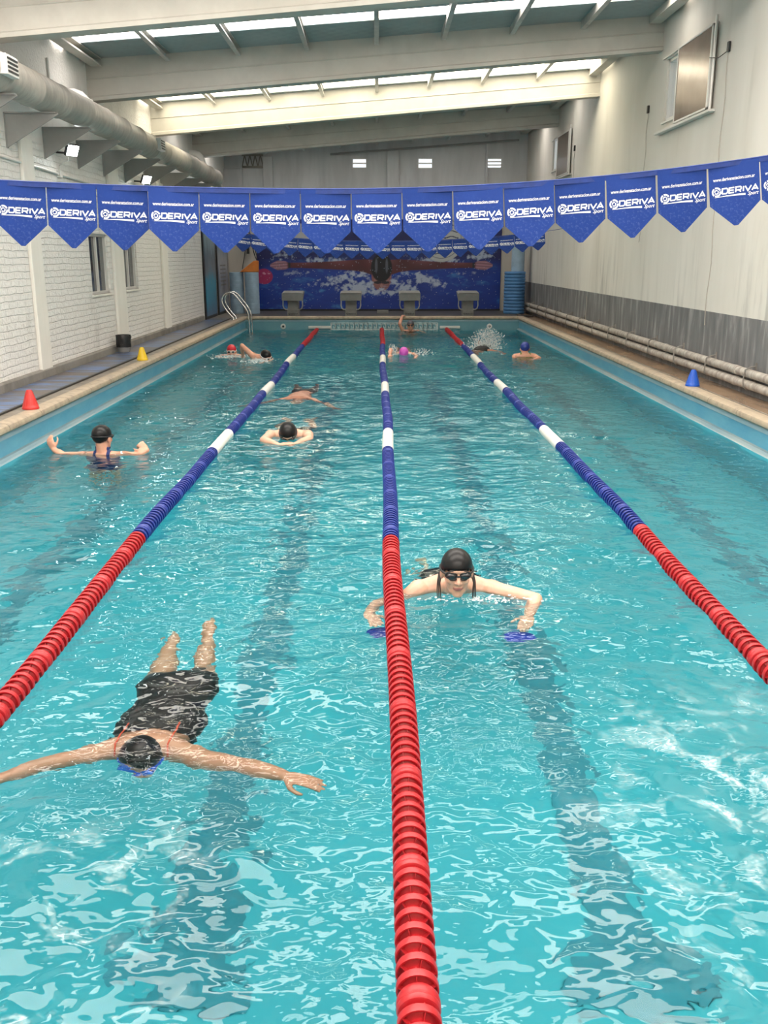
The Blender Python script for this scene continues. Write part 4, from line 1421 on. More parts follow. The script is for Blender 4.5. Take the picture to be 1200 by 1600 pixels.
M['navy_suit'] = mat('navy_swimsuit_cloth', (.01, .028, .16), .5, 0, .3, 20)
M['green_suit'] = mat('green_swimsuit_cloth', (.10, .22, .03), .5, 0, .3, 20)
M['red_cap'] = mat('red_latex', (.55, .012, .03), .35)
M['pink_cap'] = mat('pink_latex', (.62, .09, .52), .35)
M['blue_cap'] = mat('blue_latex', (.012, .035, .25), .35)
M['grey_cap'] = mat('grey_latex', (.10, .10, .12), .35)
M['goggle_black'] = mat('black_goggle_rubber', (.01, .01, .012), .35)
M['goggle_white'] = mat('white_goggle_rubber', (.80, .80, .80), .4)
M['goggle_blue'] = mat('blue_goggle_rubber', (.01, .10, .62), .3)
M['lens_dark'] = mat('dark_goggle_lens', (.012, .010, .016), .06, spec=.9)
M['lens_blue'] = mat('blue_goggle_lens', (.02, .16, .70), .1, spec=.8)
M['blue_paddle'] = mat('blue_paddle_plastic', (.012, .04, .38), .35)

class Body:
    """one person: tapered limbs fused into a single continuous surface"""
    def __init__(self, s=1.0):
        self.b = MB()
        self.prims = []       # (tag, points, radii)
        self.s = s
    def limb(self, pts, rad, tagname, side=None, flat=1.0, seg=14):
        """rounded, tapered limb through pts; flat < 1 squashes it across 'side'"""
        pts = [V(p) for p in pts]
        P, Rr = [], []
        n = len(pts)
        for i in range(n - 1):
            p0, p1, p2, p3 = [pts[max(0, min(n - 1, i + j))] for j in (-1, 0, 1, 2)]
            r1, r2 = rad[i], rad[i + 1]
            for t in np.linspace(0, 1, 6, endpoint=False):
                P.append(.5 * ((2 * p1) + (p2 - p0) * t + (2 * p0 - 5 * p1 + 4 * p2 - p3) * t ** 2 + (3 * p1 - p0 - 3 * p2 + p3) * t ** 3))
                e = t * t * (3 - 2 * t)
                Rr.append(r1 * (1 - e) + r2 * e)
        P.append(pts[-1]); Rr.append(rad[-1])
        # rounded ends
        d0 = (P[0] - P[1]).normalized(); d1 = (P[-1] - P[-2]).normalized()
        A = [(P[0] + d0 * Rr[0] * math.sin(a) * flat, Rr[0] * math.cos(a)) for a in (1.45, 1.1, .7, .35)]
        B_ = [(P[-1] + d1 * Rr[-1] * math.sin(a) * flat, Rr[-1] * math.cos(a)) for a in (.35, .7, 1.1, 1.45)]
        allp = A + list(zip(P, Rr)) + B_
        vs, fs = [], []
        m = len(allp)
        nrm = None
        for i, (p, r) in enumerate(allp):
            t = (allp[min(i + 1, m - 1)][0] - allp[max(i - 1, 0)][0]).normalized()
            if side is not None:
                nrm = (V(side) - t * V(side).dot(t)).normalized()
            elif nrm is None:
                nrm = t.orthogonal().normalized()
            else:
                nrm = (nrm - t * nrm.dot(t)).normalized()
            bn = t.cross(nrm)
            for k_ in range(seg):
                a = 2 * math.pi * k_ / seg
                vs.append(p + nrm * math.cos(a) * r + bn * math.sin(a) * r * flat)
        for i in range(m - 1):
            for k_ in range(seg):
                fs.append((i * seg + k_, i * seg + (k_ + 1) % seg, (i + 1) * seg + (k_ + 1) % seg, (i + 1) * seg + k_))
        fs.append(tuple(range(seg))[::-1]); fs.append(tuple((m - 1) * seg + k_ for k_ in range(seg)))
        self.b.add(vs, fs)
        self.prims.append((tagname, np.array([tuple(p) for p in P]), np.array(Rr), flat))
    def ell(self, c, r, ax, tagname):
        self.b.ellipsoid(c, *r, ax=ax, seg=16, rings=12)
        self.prims.append((tagname, np.array([tuple(c)]), np.array([max(r)]), 1.0))
    def torso(self, neck, chest, pelvis, side, tagname='torso', w=(.075, .155, .165, .125, .155), flat=.58):
        s = self.s
        neck, chest, pelvis = V(neck), V(chest), V(pelvis)
        waist = chest.lerp(pelvis, .55)
        up = neck.lerp(chest, .45)
        self.limb([neck, up, chest, waist, pelvis], [x * s for x in w], tagname, side, flat, seg=20)
    def arm(self, sh, el, wr, hd, palm_n, thumb, curl=.35, flat_hand=False, spread=.10):
        """shoulder, elbow, wrist, direction of the fingers, palm normal, thumb side"""
        s = self.s
        sh, el, wr = V(sh), V(el), V(wr)
        self.limb([sh, sh.lerp(el, .35), el], [.060 * s, .048 * s, .038 * s], 'arm')
        self.limb([el, el.lerp(wr, .3), wr], [.038 * s, .041 * s, .026 * s], 'arm')
        self.hand(wr, hd, palm_n, thumb, curl, spread)
    def hand(self, wr, d, n, thumb, curl, spread):
        s = self.s
        d = V(d).normalized(); n = V(n); n = (n - d * n.dot(d)).normalized()
        sd = d.cross(n).normalized()
        if sd.dot(V(thumb)) < 0: sd = -sd
        wr = V(wr)
        self.limb([wr, wr + d * .035 * s, wr + d * .085 * s], [.025 * s, .038 * s, .040 * s], 'hand', sd, .36)
        for i, (off, L) in enumerate(((.029, .070), (.010, .080), (-.010, .074), (-.028, .058))):
            p = wr + d * .085 * s + sd * off * s
            dd = (d + sd * off * spread * 40 * .25).normalized()
            pts = [p - d * .012 * s]
            a = 0
            for q, f in enumerate((.42, .32, .26)):
                a += curl * (1, .9, .6)[q]
                pts.append(pts[-1] + (dd * math.cos(a) + n * math.sin(a)) * L * f * s * 1.15)
            self.limb(pts, [.0092 * s, .0088 * s, .008 * s, .0068 * s], 'hand', seg=10)
        b0 = wr + d * .03 * s + sd * .028 * s
        p1 = b0 + (d * .55 + sd * .75 + n * .25).normalized() * .036 * s
        p2 = p1 + (d * .85 + sd * .35 + n * .35 * (1 + curl)).normalized() * .032 * s
        p3 = p2 + (d * .95 + sd * .0 + n * .3 * (1 + curl)).normalized() * .024 * s
        self.limb([b0, p1, p2, p3], [.015 * s, .0115 * s, .0098 * s, .0075 * s], 'hand', seg=10)
    def leg(self, hip, kn, an, toe):
        s = self.s
        hip, kn, an, toe = V(hip), V(kn), V(an), V(toe)
        self.limb([hip, hip.lerp(kn, .4), kn], [.090 * s, .078 * s, .052 * s], 'leg')
        self.limb([kn, kn.lerp(an, .3), an], [.052 * s, .054 * s, .032 * s], 'leg')
        hl = an - (toe - an).normalized() * .035 * s
        self.limb([hl, an.lerp(toe, .35), an.lerp(toe, .75), toe], [.030 * s, .036 * s, .040 * s, .024 * s], 'foot', None, .75)
    def head(self, c, f, u, neck=None):
        s = self.s
        c = V(c); f = V(f).normalized(); u = V(u); u = (u - f * u.dot(f)).normalized(); r = f.cross(u)
        self.hc, self.hf, self.hu, self.hr = c, f, u, r
        A = (r, f, u)
        at = lambda x, y, z: c + (r * x + f * y + u * z) * s
        self.at = at
        E = lambda x, y, z, a, b_, d_: self.ell(at(x, y, z), (a * s, b_ * s, d_ * s), A, 'head')
        E(0, -.008, .032, .076, .097, .084)
        E(0, .018, -.035, .064, .072, .080)
        E(0, .040, -.080, .048, .046, .034)
        E(0, .062, -.100, .030, .024, .020)
        E(0, .082, .035, .050, .016, .012)
        for q in (-1, 1):
            E(q * .038, .064, -.022, .024, .022, .022)
            E(q * .012, .100, -.026, .009, .010, .008)
            E(q * .078, -.006, -.010, .011, .021, .032)
        self.limb([at(0, .086, .018), at(0, .100, -.008), at(0, .108, -.024)], [.0095 * s, .0105 * s, .0125 * s], 'head', seg=10)
        E(0, .086, -.056, .024, .012, .0055)
        E(0, .084, -.066, .021, .012, .0065)
        if neck is not None:
            self.limb([at(0, -.02, -.05), V(neck)], [.054 * s, .060 * s], 'neck')
    # ---- finish
    def finish(self, skin, voxel, label, group='swimmers in the pool', smooth_it=6):
        me = self.b.mesh('person', SKIN[skin], True)
        o = bpy.data.objects.new('person', me)
        COL.objects.link(o)
        m = o.modifiers.new('fuse', 'REMESH'); m.mode = 'VOXEL'; m.voxel_size = voxel; m.use_smooth_shade = True
        m2 = o.modifiers.new('relax', 'SMOOTH'); m2.factor = .5; m2.iterations = smooth_it
        dg = bpy.context.evaluated_depsgraph_get()
        new = bpy.data.meshes.new_from_object(o.evaluated_get(dg))
        o.modifiers.clear()
        o.data = new
        if not new.materials:
            new.materials.append(SKIN[skin])
        bpy.data.meshes.remove(me)
        new.polygons.foreach_set('use_smooth', [True] * len(new.polygons))
        self.o = o
        tag(o, label, 'person', group)
        co = np.empty(len(new.vertices) * 3); new.vertices.foreach_get('co', co); self.co = co.reshape(-1, 3)
        best = np.full(len(self.co), 1e9); self.tags = np.zeros(len(self.co), int); self.tagn = []
        for tg, P, Rr, fl in self.prims:
            if tg not in self.tagn: self.tagn.append(tg)
            ti = self.tagn.index(tg)
            for p, r in zip(P[::2], Rr[::2]):
                d = np.linalg.norm(self.co - p, axis=1) / r
                mm = d < best
                best[mm] = d[mm]; self.tags[mm] = ti
        return o
    def suit(self, name, m, keep, off=.005):
        """cloth that follows the body where keep(co, tag names) is true"""
        me = self.o.data
        tg = np.array(self.tagn)[self.tags]
        k_ = keep(self.co, tg)
        nor = np.empty(len(me.vertices) * 3); me.vertices.foreach_get('normal', nor); nor = nor.reshape(-1, 3)
        idx = -np.ones(len(self.co), int)
        fs = []
        for p in me.polygons:
            vs = list(p.vertices)
            if all(k_[v] for v in vs):
                fs.append(vs)
        used = sorted({v for f in fs for v in f})
        for i, v in enumerate(used): idx[v] = i
        b = MB()
        b.add([tuple(self.co[v] + nor[v] * off) for v in used], [tuple(int(idx[v]) for v in f) for f in fs])
        o = b.build(name, m, self.o, smooth=True, angle=180)
        sd = o.modifiers.new('thickness', 'SOLIDIFY'); sd.thickness = off * .9; sd.offset = -1
        return o
    def cap(self, m, label=None, lowf=.040, lowb=-.040):
        s = self.s
        b = MB()
        A = (self.hr, self.hf, self.hu)
        b.ellipsoid(self.at(0, -.008, .034), .0835 * s, .104 * s, .091 * s, A, 40, 28)
        mid, sl = (lowf + lowb) / 2, (lowf - lowb) / .2
        keep = []
        for p in b.v:
            d = V(p) - self.hc
            y, z = d.dot(self.hf) / s, d.dot(self.hu) / s
            keep.append(z > mid + sl * (y + .008) - .001)
        b.f = [f for f in b.f if all(keep[i] for i in f)]
        b.mi = [0] * len(b.f)
        used = sorted({i for f in b.f for i in f}); mp = {v: i for i, v in enumerate(used)}
        b.v = [b.v[i] for i in used]; b.f = [tuple(mp[i] for i in f) for f in b.f]
        o = b.build('swim_cap', m, self.o, smooth=True, angle=180)
        sd = o.modifiers.new('thickness', 'SOLIDIFY'); sd.thickness = .004 * s; sd.offset = -1
        if label: o['label'] = label
        return o
    def goggles(self, mf, ml, label=None):
        s = self.s
        b = MB()
        A = (self.hr, self.hf, self.hu)
        for q in (-1, 1):
            pts = [self.at(q * .034 + .030 * math.cos(a), .0935 - .010 * abs(math.cos(a) + q * .4) - (.012 if q * math.cos(a) > .4 else 0), .010 + .0185 * math.sin(a)) for a in np.linspace(0, 2 * math.pi, 18, endpoint=False)]
            b.tube(pts, .0055 * s, 8, closed=True)
        b.tube([self.at(-.008, .098, .012), self.at(0, .104, .015), self.at(.008, .098, .012)], .005 * s, 8)
        for zz in (.014,):
            pts = []
            for a in np.linspace(R_(40), R_(320), 30):
                pts.append(self.at(.088 * math.sin(a), -.008 + .106 * math.cos(a), zz + .012 * (1 - math.cos(a)) * .5))
            b.tube(pts, .0055 * s, 6)
        o = b.build('goggles', mf, self.o, smooth=True, angle=180)
        if label: o['label'] = label
        for q in (-1, 1):
            b2 = MB()
            b2.ellipsoid(self.at(q * .034, .0885, .010), .029 * s, .011 * s, .0175 * s, A, 20, 12)
            b2.build('lens', ml, o, smooth=True, angle=180)
        return o
    def face_paint(self):
        """lips and eyebrows as material regions of the same skin"""
        me = self.o.data
        me.materials.append(M['lip']); me.materials.append(M['brow'])
        cen = np.array([p.center[:] for p in me.polygons]) - np.array(self.hc[:])
        x = cen @ np.array(self.hr[:]) / self.s; y = cen @ np.array(self.hf[:]) / self.s; z = cen @ np.array(self.hu[:]) / self.s
        mi = np.zeros(len(cen), int)
        mi[(y > .07) & (np.abs(z + .061) < .0105 - .22 * np.abs(x) ** 1.0 * .8) & (np.abs(x) < .027)] = 1
        mi[(y > .06) & (np.abs(z - .040 + .3 * (np.abs(x) - .035)) < .004) & (np.abs(x) > .014) & (np.abs(x) < .052)] = 2
        me.polygons.foreach_set('material_index', mi.tolist())

# --- woman doing breaststroke towards the camera, right of the middle rope
B = Body(1.12)
B.head((.465, 5.20, .155), (.02, -1, -.06), (0, -.06, 1), (.465, 5.30, .0))
B.torso((.465, 5.30, .03), (.465, 5.48, -.07), (.47, 5.90, -.34), (1, 0, 0))
B.limb([(.27, 5.36, -.015), (.465, 5.38, .01), (.67, 5.36, -.015)], [.062, .085, .062], 'shoulder', (0, .5, 1), .8)
B.arm((.25, 5.35, -.015), (-.01, 5.27, -.165), (-.06, 5.04, -.12), (.3, -.9, .25), (0, .3, -1), (1, 0, 0), .2)
B.arm((.69, 5.35, -.015), (.94, 5.20, -.022), (.87, 4.98, -.10), (-.35, -.9, -.2), (0, .3, -1), (-1, 0, 0), .2)
B.leg((.38, 5.94, -.36), (.34, 6.24, -.66), (.36, 6.6, -.80), (.34, 6.76, -.86))
B.leg((.56, 5.94, -.36), (.60, 6.24, -.66), (.58, 6.6, -.80), (.60, 6.76, -.86))
o = B.finish('light', .0062, 'woman in black cap and black goggles swimming breaststroke toward the camera', smooth_it=3)
B.face_paint()
B.cap(M['latex'], 'black latex swim cap')
B.goggles(M['goggle_black'], M['lens_dark'])
B.suit('swimsuit', M['black_suit'], lambda c, t: ((t == 'torso') & (c[:, 1] > 5.43)) | ((t == 'shoulder') & (c[:, 1] > 5.37) & (np.abs(np.abs(c[:, 0] - .465) - .09) < .022)) | ((t == 'leg') & (c[:, 1] < 6.06)))
for sgn in (-1, 1):
    b = MB()
    for q in range(3):
        x = .465 + sgn * (.090 + .006 * q)
        b.tube([(x, 5.22 + .01 * q, .135), (x + sgn * .010, 5.185 + .012 * q, .09), (x + sgn * (.006 + .003 * q), 5.18 + .012 * q, .045), (x + sgn * (.004 + .004 * q), 5.165 + .012 * q, .01), (x + sgn * .004, 5.15 + .012 * q, -.03)], [.0045, .004, .0035, .003, .0015], 6)
    b.build('wet_hair', M['brow'], o, smooth=True, angle=180)
pd = MB().ellipsoid((.79, 4.80, -.215), .085, .105, .008, (V((.94, -.34, 0)), V((.33, .92, -.2)), V((.07, .19, .98))), 20, 8)
tag(pd.build('hand_paddle', M['blue_paddle'], smooth=True), 'blue paddle under the hand of the woman in black goggles', 'paddle', 'blue hand paddles')
pd = MB().ellipsoid((.03, 4.84, -.20), .085, .11, .008, (V((.94, .34, 0)), V((-.33, .92, -.2)), V((-.07, .19, .98))), 20, 8)
tag(pd.build('hand_paddle', M['blue_paddle'], smooth=True), 'blue paddle under water beside the middle rope', 'paddle', 'blue hand paddles')

# --- near swimmer lying face down just under the surface, arms spread
B = Body(1.12)
B.head((-1.0, 3.50, -.150), (0, -.97, -.25), (0, -.25, .97), (-.985, 3.62, -.14))
B.torso((-.985, 3.60, -.14), (-.975, 3.78, -.14), (-.965, 4.12, -.135), (1, 0, 0), w=(.085, .165, .172, .145, .180), flat=.60)
B.limb([(-1.20, 3.50, -.125), (-.985, 3.57, -.12), (-.77, 3.49, -.125)], [.066, .090, .066], 'shoulder', (0, .5, 1), .8)
B.arm((-1.21, 3.48, -.115), (-1.37, 3.38, -.085), (-1.50, 3.24, -.06), (-.5, -.85, .0), (0, 0, -1), (.5, -1, 0), .12)
B.arm((-.76, 3.47, -.115), (-.555, 3.37, -.075), (-.375, 3.265, -.04), (.92, -.35, .04), (0, 0, -1), (-.4, -1, 0), .16, spread=.14)
B.leg((-1.06, 4.16, -.16), (-1.12, 4.44, -.36), (-1.15, 4.74, -.30), (-1.17, 4.90, -.27))
B.leg((-.87, 4.16, -.16), (-.90, 4.46, -.32), (-.95, 4.80, -.22), (-.97, 4.98, -.18))
o = B.finish('tan', .0065, 'swimmer in black swimsuit and blue goggles gliding face down, arms spread', smooth_it=4)
B.cap(M['latex'], 'black latex swim cap', .034, -.055)
B.goggles(M['goggle_blue'], M['lens_blue'], 'blue swimming goggles')
B.suit('swimsuit', M['black_suit'], lambda c, t: ((t == 'torso') & (c[:, 1] > 3.64)) | ((t == 'leg') & (c[:, 1] < 4.25)) | ((t == 'shoulder') & (c[:, 1] > 3.58)))
b = MB()
for sx_ in (-.88, -1.10):
    b.tube([(sx_ * .99, 3.68, -.035), (sx_, 3.60, -.034), (sx_ * 1.01, 3.52, -.045), (sx_ * 1.0, 3.46, -.10)], .004, 6)
ob_ = b.build('orange_strap', mat('orange_trim', (.60, .07, .02), .5), o, smooth=True, angle=180)
ob_['label'] = 'orange shoulder straps'

# --- swimmer standing at the left, seen from behind, hands raised to either side
B = Body(1.12)
B.head((-2.845, 9.46, .150), (.32, .95, -.02), (0, .05, 1), (-2.845, 9.44, .0))
B.torso((-2.845, 9.44, .0), (-2.845, 9.45, -.20), (-2.84, 9.50, -.62), (1, 0, 0))
B.limb([(-3.05, 9.44, -.05), (-2.845, 9.43, -.04), (-2.64, 9.44, -.05)], [.062, .075, .062], 'shoulder', (0, 1, 0), .9)
B.arm((-3.06, 9.44, -.05), (-3.25, 9.40, -.025), (-3.345, 9.44, .03), (-.45, .25, .85), (0, 1, .2), (1, 0, .3), .35)
B.arm((-2.63, 9.44, -.05), (-2.47, 9.40, -.028), (-2.385, 9.42, .03), (-.75, .2, .75), (-.5, .8, -.3), (-.5, 0, .6), .9)
B.leg((-2.95, 9.52, -.68), (-2.96, 9.50, -1.08), (-2.96, 9.56, -1.36), (-2.97, 9.42, -1.37))
B.leg((-2.74, 9.52, -.68), (-2.73, 9.50, -1.08), (-2.73, 9.56, -1.36), (-2.72, 9.42, -1.37))
B.finish('rosy', .0085, 'swimmer in black cap seen from behind beside the left ledge, hands raised')
B.cap(M['latex'], 'black latex swim cap', .040, -.060)
B.goggles(M['goggle_black'], M['lens_dark'])
B.suit('swimsuit', M['navy_suit'], lambda c, t: (t == 'torso') & (c[:, 2] < -.12) | ((t == 'torso') & (np.abs(np.abs(c[:, 0] + 2.845) - .07) < .02)) | ((t == 'shoulder') & (np.abs(np.abs(c[:, 0] + 2.845) - .075) < .022)))

# --- breaststroker with head tucked, lane left of the middle rope
B = Body(1.12)
B.head((-1.0, 10.20, .050), (0, -.82, -.57), (0, -.57, .82), (-1.0, 10.32, .0))
B.torso((-1.0, 10.32, .0), (-1.0, 10.52, -.06), (-1.0, 10.98, -.20), (1, 0, 0))
B.limb([(-1.20, 10.36, .0), (-1.0, 10.38, .01), (-.80, 10.36, .0)], [.062, .08, .062], 'shoulder', (0, .5, 1), .8)
B.arm((-1.21, 10.34, .01), (-1.26, 10.06, .01), (-1.08, 9.90, -.015), (.9, -.25, 0), (0, .4, -1), (0, 1, 0), .2)
B.arm((-.79, 10.34, .01), (-.76, 10.12, .005), (-.90, 9.93, -.015), (-.9, -.25, 0), (0, .4, -1), (0, 1, 0), .2)
B.leg((-1.09, 11.0, -.2), (-1.2, 11.4, -.35), (-1.1, 11.75, -.3), (-1.2, 11.9, -.3))
B.leg((-.91, 11.0, -.2), (-.8, 11.4, -.35), (-.9, 11.75, -.3), (-.8, 11.9, -.3))
B.finish('light', .0085, 'swimmer with black cap and head bowed, arms curving together on the water')
B.cap(M['latex'], 'black latex swim cap', .040, -.050)
B.goggles(M['goggle_black'], M['lens_dark'])
B.suit('swim_trunks', M['black_suit'], lambda c, t: ((t == 'torso') & (c[:, 1] > 10.9)) | ((t == 'leg') & (c[:, 1] < 11.2)))

# --- swimmer face down behind him, bare brown back, arms reaching out
B = Body(1.12)
B.head((-1.14, 13.02, -.10), (0, -.35, -.94), (0, -.94, .35), (-1.14, 13.2, -.06))
B.torso((-1.14, 13.2, -.05), (-1.14, 13.45, -.045), (-1.10, 14.05, -.08), (1, 0, 0), flat=.62)
B.limb([(-1.37, 13.22, -.05), (-1.14, 13.25, -.03), (-.92, 13.22, -.05)], [.066, .085, .066], 'shoulder', (0, .5, 1), .8)
B.arm((-1.38, 13.2, -.05), (-1.60, 13.02, -.14), (-1.80, 12.85, -.17), (-.8, -.6, 0), (0, 0, -1), (.5, -1, 0), .1)
B.arm((-.91, 13.2, -.05), (-.75, 12.85, -.05), (-.58, 12.5, -.05), (.5, -.85, 0), (0, 0, -1), (-.8, -.5, 0), .1)
B.leg((-1.2, 14.1, -.1), (-1.25, 14.5, -.22), (-1.3, 14.9, -.22), (-1.33, 15.1, -.2))
B.leg((-1.0, 14.1, -.1), (-.98, 14.5, -.22), (-.98, 14.9, -.22), (-.98, 15.1, -.2))
B.finish('brown', .009, 'bare-backed swimmer gliding face down behind the head-bowed swimmer')
B.suit('swim_trunks', M['black_suit'], lambda c, t: ((t == 'torso') & (c[:, 1] > 13.92)) | ((t == 'leg') & (c[:, 1] < 14.35)))

# --- red cap swimmer near the left wall
B = Body(1.15)
B.head((-3.0, 19.26, .085), (.03, -1, -.12), (0, -.12, 1), (-3.0, 19.36, -.05))
B.torso((-3.0, 19.36, -.04), (-3.0, 19.5, -.16), (-3.0, 19.9, -.4), (1, 0, 0))
B.limb([(-3.2, 19.38, -.05), (-3.0, 19.4, -.04), (-2.8, 19.38, -.05)], [.062, .08, .062], 'shoulder', (0, .5, 1), .8)
B.arm((-3.21, 19.37, -.05), (-3.27, 19.1, -.03), (-3.12, 18.88, -.03), (.8, -.5, 0), (0, .4, -1), (0, 1, 0), .2)
B.arm((-2.79, 19.37, -.05), (-2.80, 19.1, -.03), (-2.92, 18.88, -.03), (-.8, -.5, 0), (0, .4, -1), (0, 1, 0), .2)
B.leg((-3.08, 19.95, -.42), (-3.12, 20.3, -.55), (-3.12, 20.65, -.5), (-3.12, 20.8, -.5))
B.leg((-2.92, 19.95, -.42), (-2.88, 20.3, -.55), (-2.88, 20.65, -.5), (-2.88, 20.8, -.5))
B.finish('rosy', .010, 'swimmer in a red cap facing the camera, far left lane')
B.cap(M['red_cap'], 'red swim cap'); B.goggles(M['goggle_white'], M['lens_dark'], 'white goggles')
B.suit('swimsuit', M['black_suit'], lambda c, t: (t == 'torso') & (c[:, 1] > 19.45))

# --- front crawl swimmer with raised elbow
B = Body(1.15)
B.head((-2.20, 18.46, .055), (.75, -.55, -.35), (.1, -.35, .93), (-2.28, 18.55, .0))
B.torso((-2.28, 18.54, .01), (-2.33, 18.72, -.02), (-2.45, 19.18, -.08), (1, .2, .25))
B.limb([(-2.46, 18.52, .06), (-2.30, 18.56, .015), (-2.14, 18.62, -.04)], [.066, .08, .062], 'shoulder', (0, .5, 1), .8)
B.arm((-2.46, 18.52, .06), (-2.68, 18.56, .27), (-2.70, 18.74, .06), (-.1, .4, -.9), (.3, .6, .2), (0, -1, 0), .3)
B.arm((-2.13, 18.60, -.04), (-2.16, 18.30, -.05), (-2.22, 18.02, -.05), (-.1, -1, 0), (0, 0, -1), (-1, 0, 0), .1)
B.leg((-2.52, 19.2, -.1), (-2.6, 19.6, -.15), (-2.65, 20.0, -.12), (-2.67, 20.2, -.1))
B.leg((-2.38, 19.24, -.1), (-2.42, 19.65, -.2), (-2.45, 20.05, -.2), (-2.46, 20.25, -.18))
B.finish('rosy', .010, 'front crawl swimmer in a black cap with one bent arm lifted')
B.cap(M['latex'], 'black swim cap'); B.goggles(M['goggle_white'], M['lens_dark'], 'white goggles')
B.suit('swimsuit', M['black_suit'], lambda c, t: (t == 'torso') & (c[:, 1] > 18.85))

# --- pink cap swimmer in spray
B = Body(1.15)
B.head((.54, 19.42, .02), (0, -.62, -.78), (0, -.78, .62), (.54, 19.56, -.03))
B.torso((.54, 19.56, -.03), (.54, 19.75, -.06), (.56, 20.2, -.12), (1, 0, 0))
B.limb([(.34, 19.58, -.03), (.54, 19.6, -.01), (.74, 19.58, -.03)], [.062, .08, .062], 'shoulder', (0, .5, 1), .8)
B.arm((.33, 19.57, -.02), (.27, 19.45, .10), (.25, 19.22, .02), (-.1, -1, -.3), (0, .4, -1), (1, 0, 0), .2)
B.arm((.75, 19.57, -.03), (.80, 19.25, -.04), (.76, 18.92, -.03), (-.1, -1, 0), (0, 0, -1), (-1, 0, 0), .1)
B.leg((.48, 20.25, -.13), (.45, 20.65, -.2), (.45, 21.0, -.15), (.45, 21.2, -.12))
B.leg((.64, 20.25, -.13), (.66, 20.65, -.15), (.67, 21.0, -.2), (.67, 21.2, -.2))
B.finish('rosy', .010, 'swimmer in a pink cap with spray on both sides, by the middle rope')
B.cap(M['pink_cap'], 'pink swim cap', .030, -.06)
B.suit('swimsuit', M['black_suit'], lambda c, t: (t == 'torso') & (c[:, 1] > 19.7))

# --- dark swimmer under the tall splash
B = Body(1.15)
B.head((2.16, 20.02, -.10), (0, -.4, -.9), (0, -.9, .4), (2.2, 20.2, -.06))
B.torso((2.22, 20.22, -.05), (2.26, 20.42, -.02), (2.38, 20.90, -.02), (1, 0, .1))
B.limb([(2.07, 20.26, -.05), (2.22, 20.3, -.02), (2.44, 20.28, -.03)], [.062, .08, .062], 'shoulder', (0, .5, 1), .8)
B.arm((2.06, 20.25, -.05), (2.08, 19.95, -.06), (2.10, 19.65, -.07), (0, -1, 0), (0, 0, -1), (1, 0, 0), .1)
B.arm((2.45, 20.26, -.03), (2.62, 20.05, -.03), (2.66, 19.8, -.06), (0, -1, 0), (0, 0, -1), (-1, 0, 0), .1)
B.leg((2.32, 20.95, -.05), (2.35, 21.35, -.1), (2.36, 21.7, .0), (2.36, 21.9, .06))
B.leg((2.48, 20.95, -.05), (2.52, 21.35, -.15), (2.54, 21.7, -.2), (2.55, 21.9, -.2))
B.finish('brown', .010, 'dark-suited swimmer low in the water under the tall splash')
B.suit('swimsuit', M['black_suit'], lambda c, t: ((t == 'torso') & (c[:, 1] > 20.2)) | ((t == 'leg') & (c[:, 1] < 21.2)))

# --- blue cap swimmer standing at the right, back to the camera
B = Body(1.15)
B.head((3.0, 19.12, .150), (0, 1, -.05), (0, .05, 1), (3.0, 19.08, .0))
B.torso((3.0, 19.08, .015), (3.0, 19.08, -.16), (3.0, 19.12, -.6), (1, 0, 0))
B.limb([(2.80, 19.06, -.0), (3.0, 19.05, .01), (3.20, 19.06, -.0)], [.066, .085, .066], 'shoulder', (0, 1, 0), .9)
B.arm((2.79, 19.05, -.02), (2.74, 18.74, .015), (2.78, 19.0, -.12), (0, 1, -.2), (1, 0, 0), (0, 0, 1), .2)
B.arm((3.21, 19.05, -.02), (3.24, 18.74, -.01), (3.10, 18.55, -.02), (-.6, -.6, 0), (0, .4, -1), (-1, 0, 0), .1)
B.leg((2.90, 19.14, -.66), (2.89, 19.12, -1.1), (2.89, 19.2, -1.5), (2.88, 19.4, -1.55))
B.leg((3.10, 19.14, -.66), (3.11, 19.12, -1.1), (3.11, 19.2, -1.5), (3.12, 19.4, -1.55))
B.finish('rosy', .010, 'swimmer in a blue cap and green suit seen from behind near the right wall')
B.cap(M['blue_cap'], 'blue swim cap', .045, -.065)
B.suit('swimsuit', M['green_suit'], lambda c, t: (t == 'torso') & (c[:, 2] < .0) | ((t == 'shoulder') & (np.abs(np.abs(c[:, 0] - 3.0) - .08) < .03)))

# --- swimmer resting at the far wall with a hand on the coping
B = Body(1.15)
B.head((.90, 25.93, .15), (-.05, -1, -.05), (0, -.05, 1), (.90, 25.98, .0))
B.torso((.90, 25.98, .0), (.90, 25.99, -.18), (.90, 26.0, -.6), (1, 0, 0))
B.limb([(.71, 25.97, -.04), (.90, 25.97, -.03), (1.09, 25.97, -.04)], [.060, .075, .060], 'shoulder', (0, 1, 0), .9)
B.arm((.70, 25.98, -.03), (.60, 25.92, .18), (.68, 26.08, .395), (.2, .95, .05), (0, 0, -1), (1, 0, 0), .12)
B.arm((1.10, 25.96, -.04), (1.22, 25.75, -.06), (1.25, 25.5, -.04), (.2, -1, 0), (0, 0, -1), (-1, 0, 0), .1)
B.leg((.81, 26.0, -.66), (.80, 25.8, -1.0), (.80, 25.95, -1.38), (.80, 25.78, -1.45))
B.leg((.99, 26.0, -.66), (1.0, 25.8, -1.0), (1.0, 25.95, -1.38), (1.0, 25.78, -1.45))
B.finish('rosy', .010, 'swimmer resting at the far wall with one hand on the edge')
B.cap(M['grey_cap'], 'grey swim cap'); B.goggles(M['goggle_black'], M['lens_dark'])
B.suit('swimsuit', M['black_suit'], lambda c, t: (t == 'torso') & (c[:, 2] < -.1))

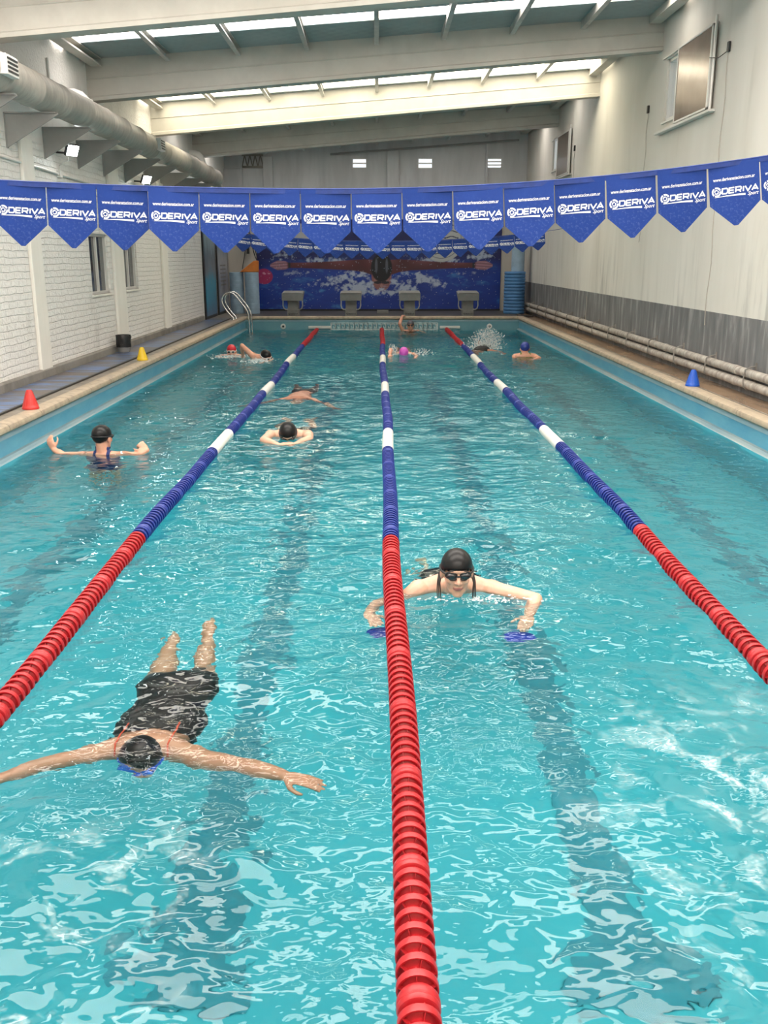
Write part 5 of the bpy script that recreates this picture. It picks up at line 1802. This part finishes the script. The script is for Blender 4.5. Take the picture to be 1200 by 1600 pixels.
# ---------------------------------------------------------------- splashes
k = NT('splash_water')
k.b.inputs['Base Color'].default_value = (.86, .92, .94, 1)
k.b.inputs['Roughness'].default_value = .15
k.b.inputs['Transmission Weight'].default_value = .35
k.b.inputs['IOR'].default_value = 1.2
M['splash'] = k.m
def splash(x, y, rx, ry, h, n, label, lean=0.0, seed=1, sheets=0):
    r = np.random.default_rng(seed)
    b = MB()
    for i in range(n):
        u = r.normal(size=2) * .45
        d = math.hypot(u[0], u[1])
        z = max(0, h * (1 - .35 * d) * r.random() ** 1.5)
        px_, py_ = x + u[0] * rx + lean * z, y + u[1] * ry
        s = (.0045 + .011 * r.random() ** 2) * (.42 if h < .02 else .72) * (1.3 - .6 * z / max(h, .01))
        st = V((u[0] * .6, u[1] * .4, 1)).normalized() if z > .03 else V((1, 0, .15)).normalized()
        ax2 = st.orthogonal().normalized()
        b.ellipsoid((px_, py_, z + .004), s, s * .9, s * r.uniform(1.0, 2.4), (ax2, st.cross(ax2), st), 6, 4)
    for i in range(sheets):
        a = r.uniform(-1, 1)
        p0 = V((x + a * rx * .6, y + r.normal() * ry * .2, 0))
        top_ = p0 + V((a * rx * .9 + lean * h, 0, h * r.uniform(.45, .95)))
        md = p0.lerp(top_, .5) + V((r.normal() * .02, r.normal() * .02, 0))
        b.tube([p0, md, top_], [.018, .011, .003], 6)
    o = b.build('water_splash', M['splash'], smooth=True, angle=180)
    return tag(o, label, 'splash', kind='stuff')
splash(2.36, 20.75, .36, .25, .50, 1900, 'tall white splash above the dark swimmer near the right rope', .15, 2, 0)
splash(.34, 19.45, .11, .2, .25, 260, 'white spray at the left of the pink cap', -.2, 3, 0)
splash(.86, 19.40, .26, .2, .14, 180, 'white spray at the right of the pink cap', .3, 4, 0)
splash(-3.0, 18.95, .55, .35, .05, 260, 'low churned water in front of the red cap', 0, 5)
splash(-2.32, 18.15, .30, .35, .06, 260, 'low churned water in front of the front crawl swimmer', 0, 6)
splash(.62, 5.14, .40, .07, .012, 150, 'thin line of droplets around the breaststroking woman', 0, 7)
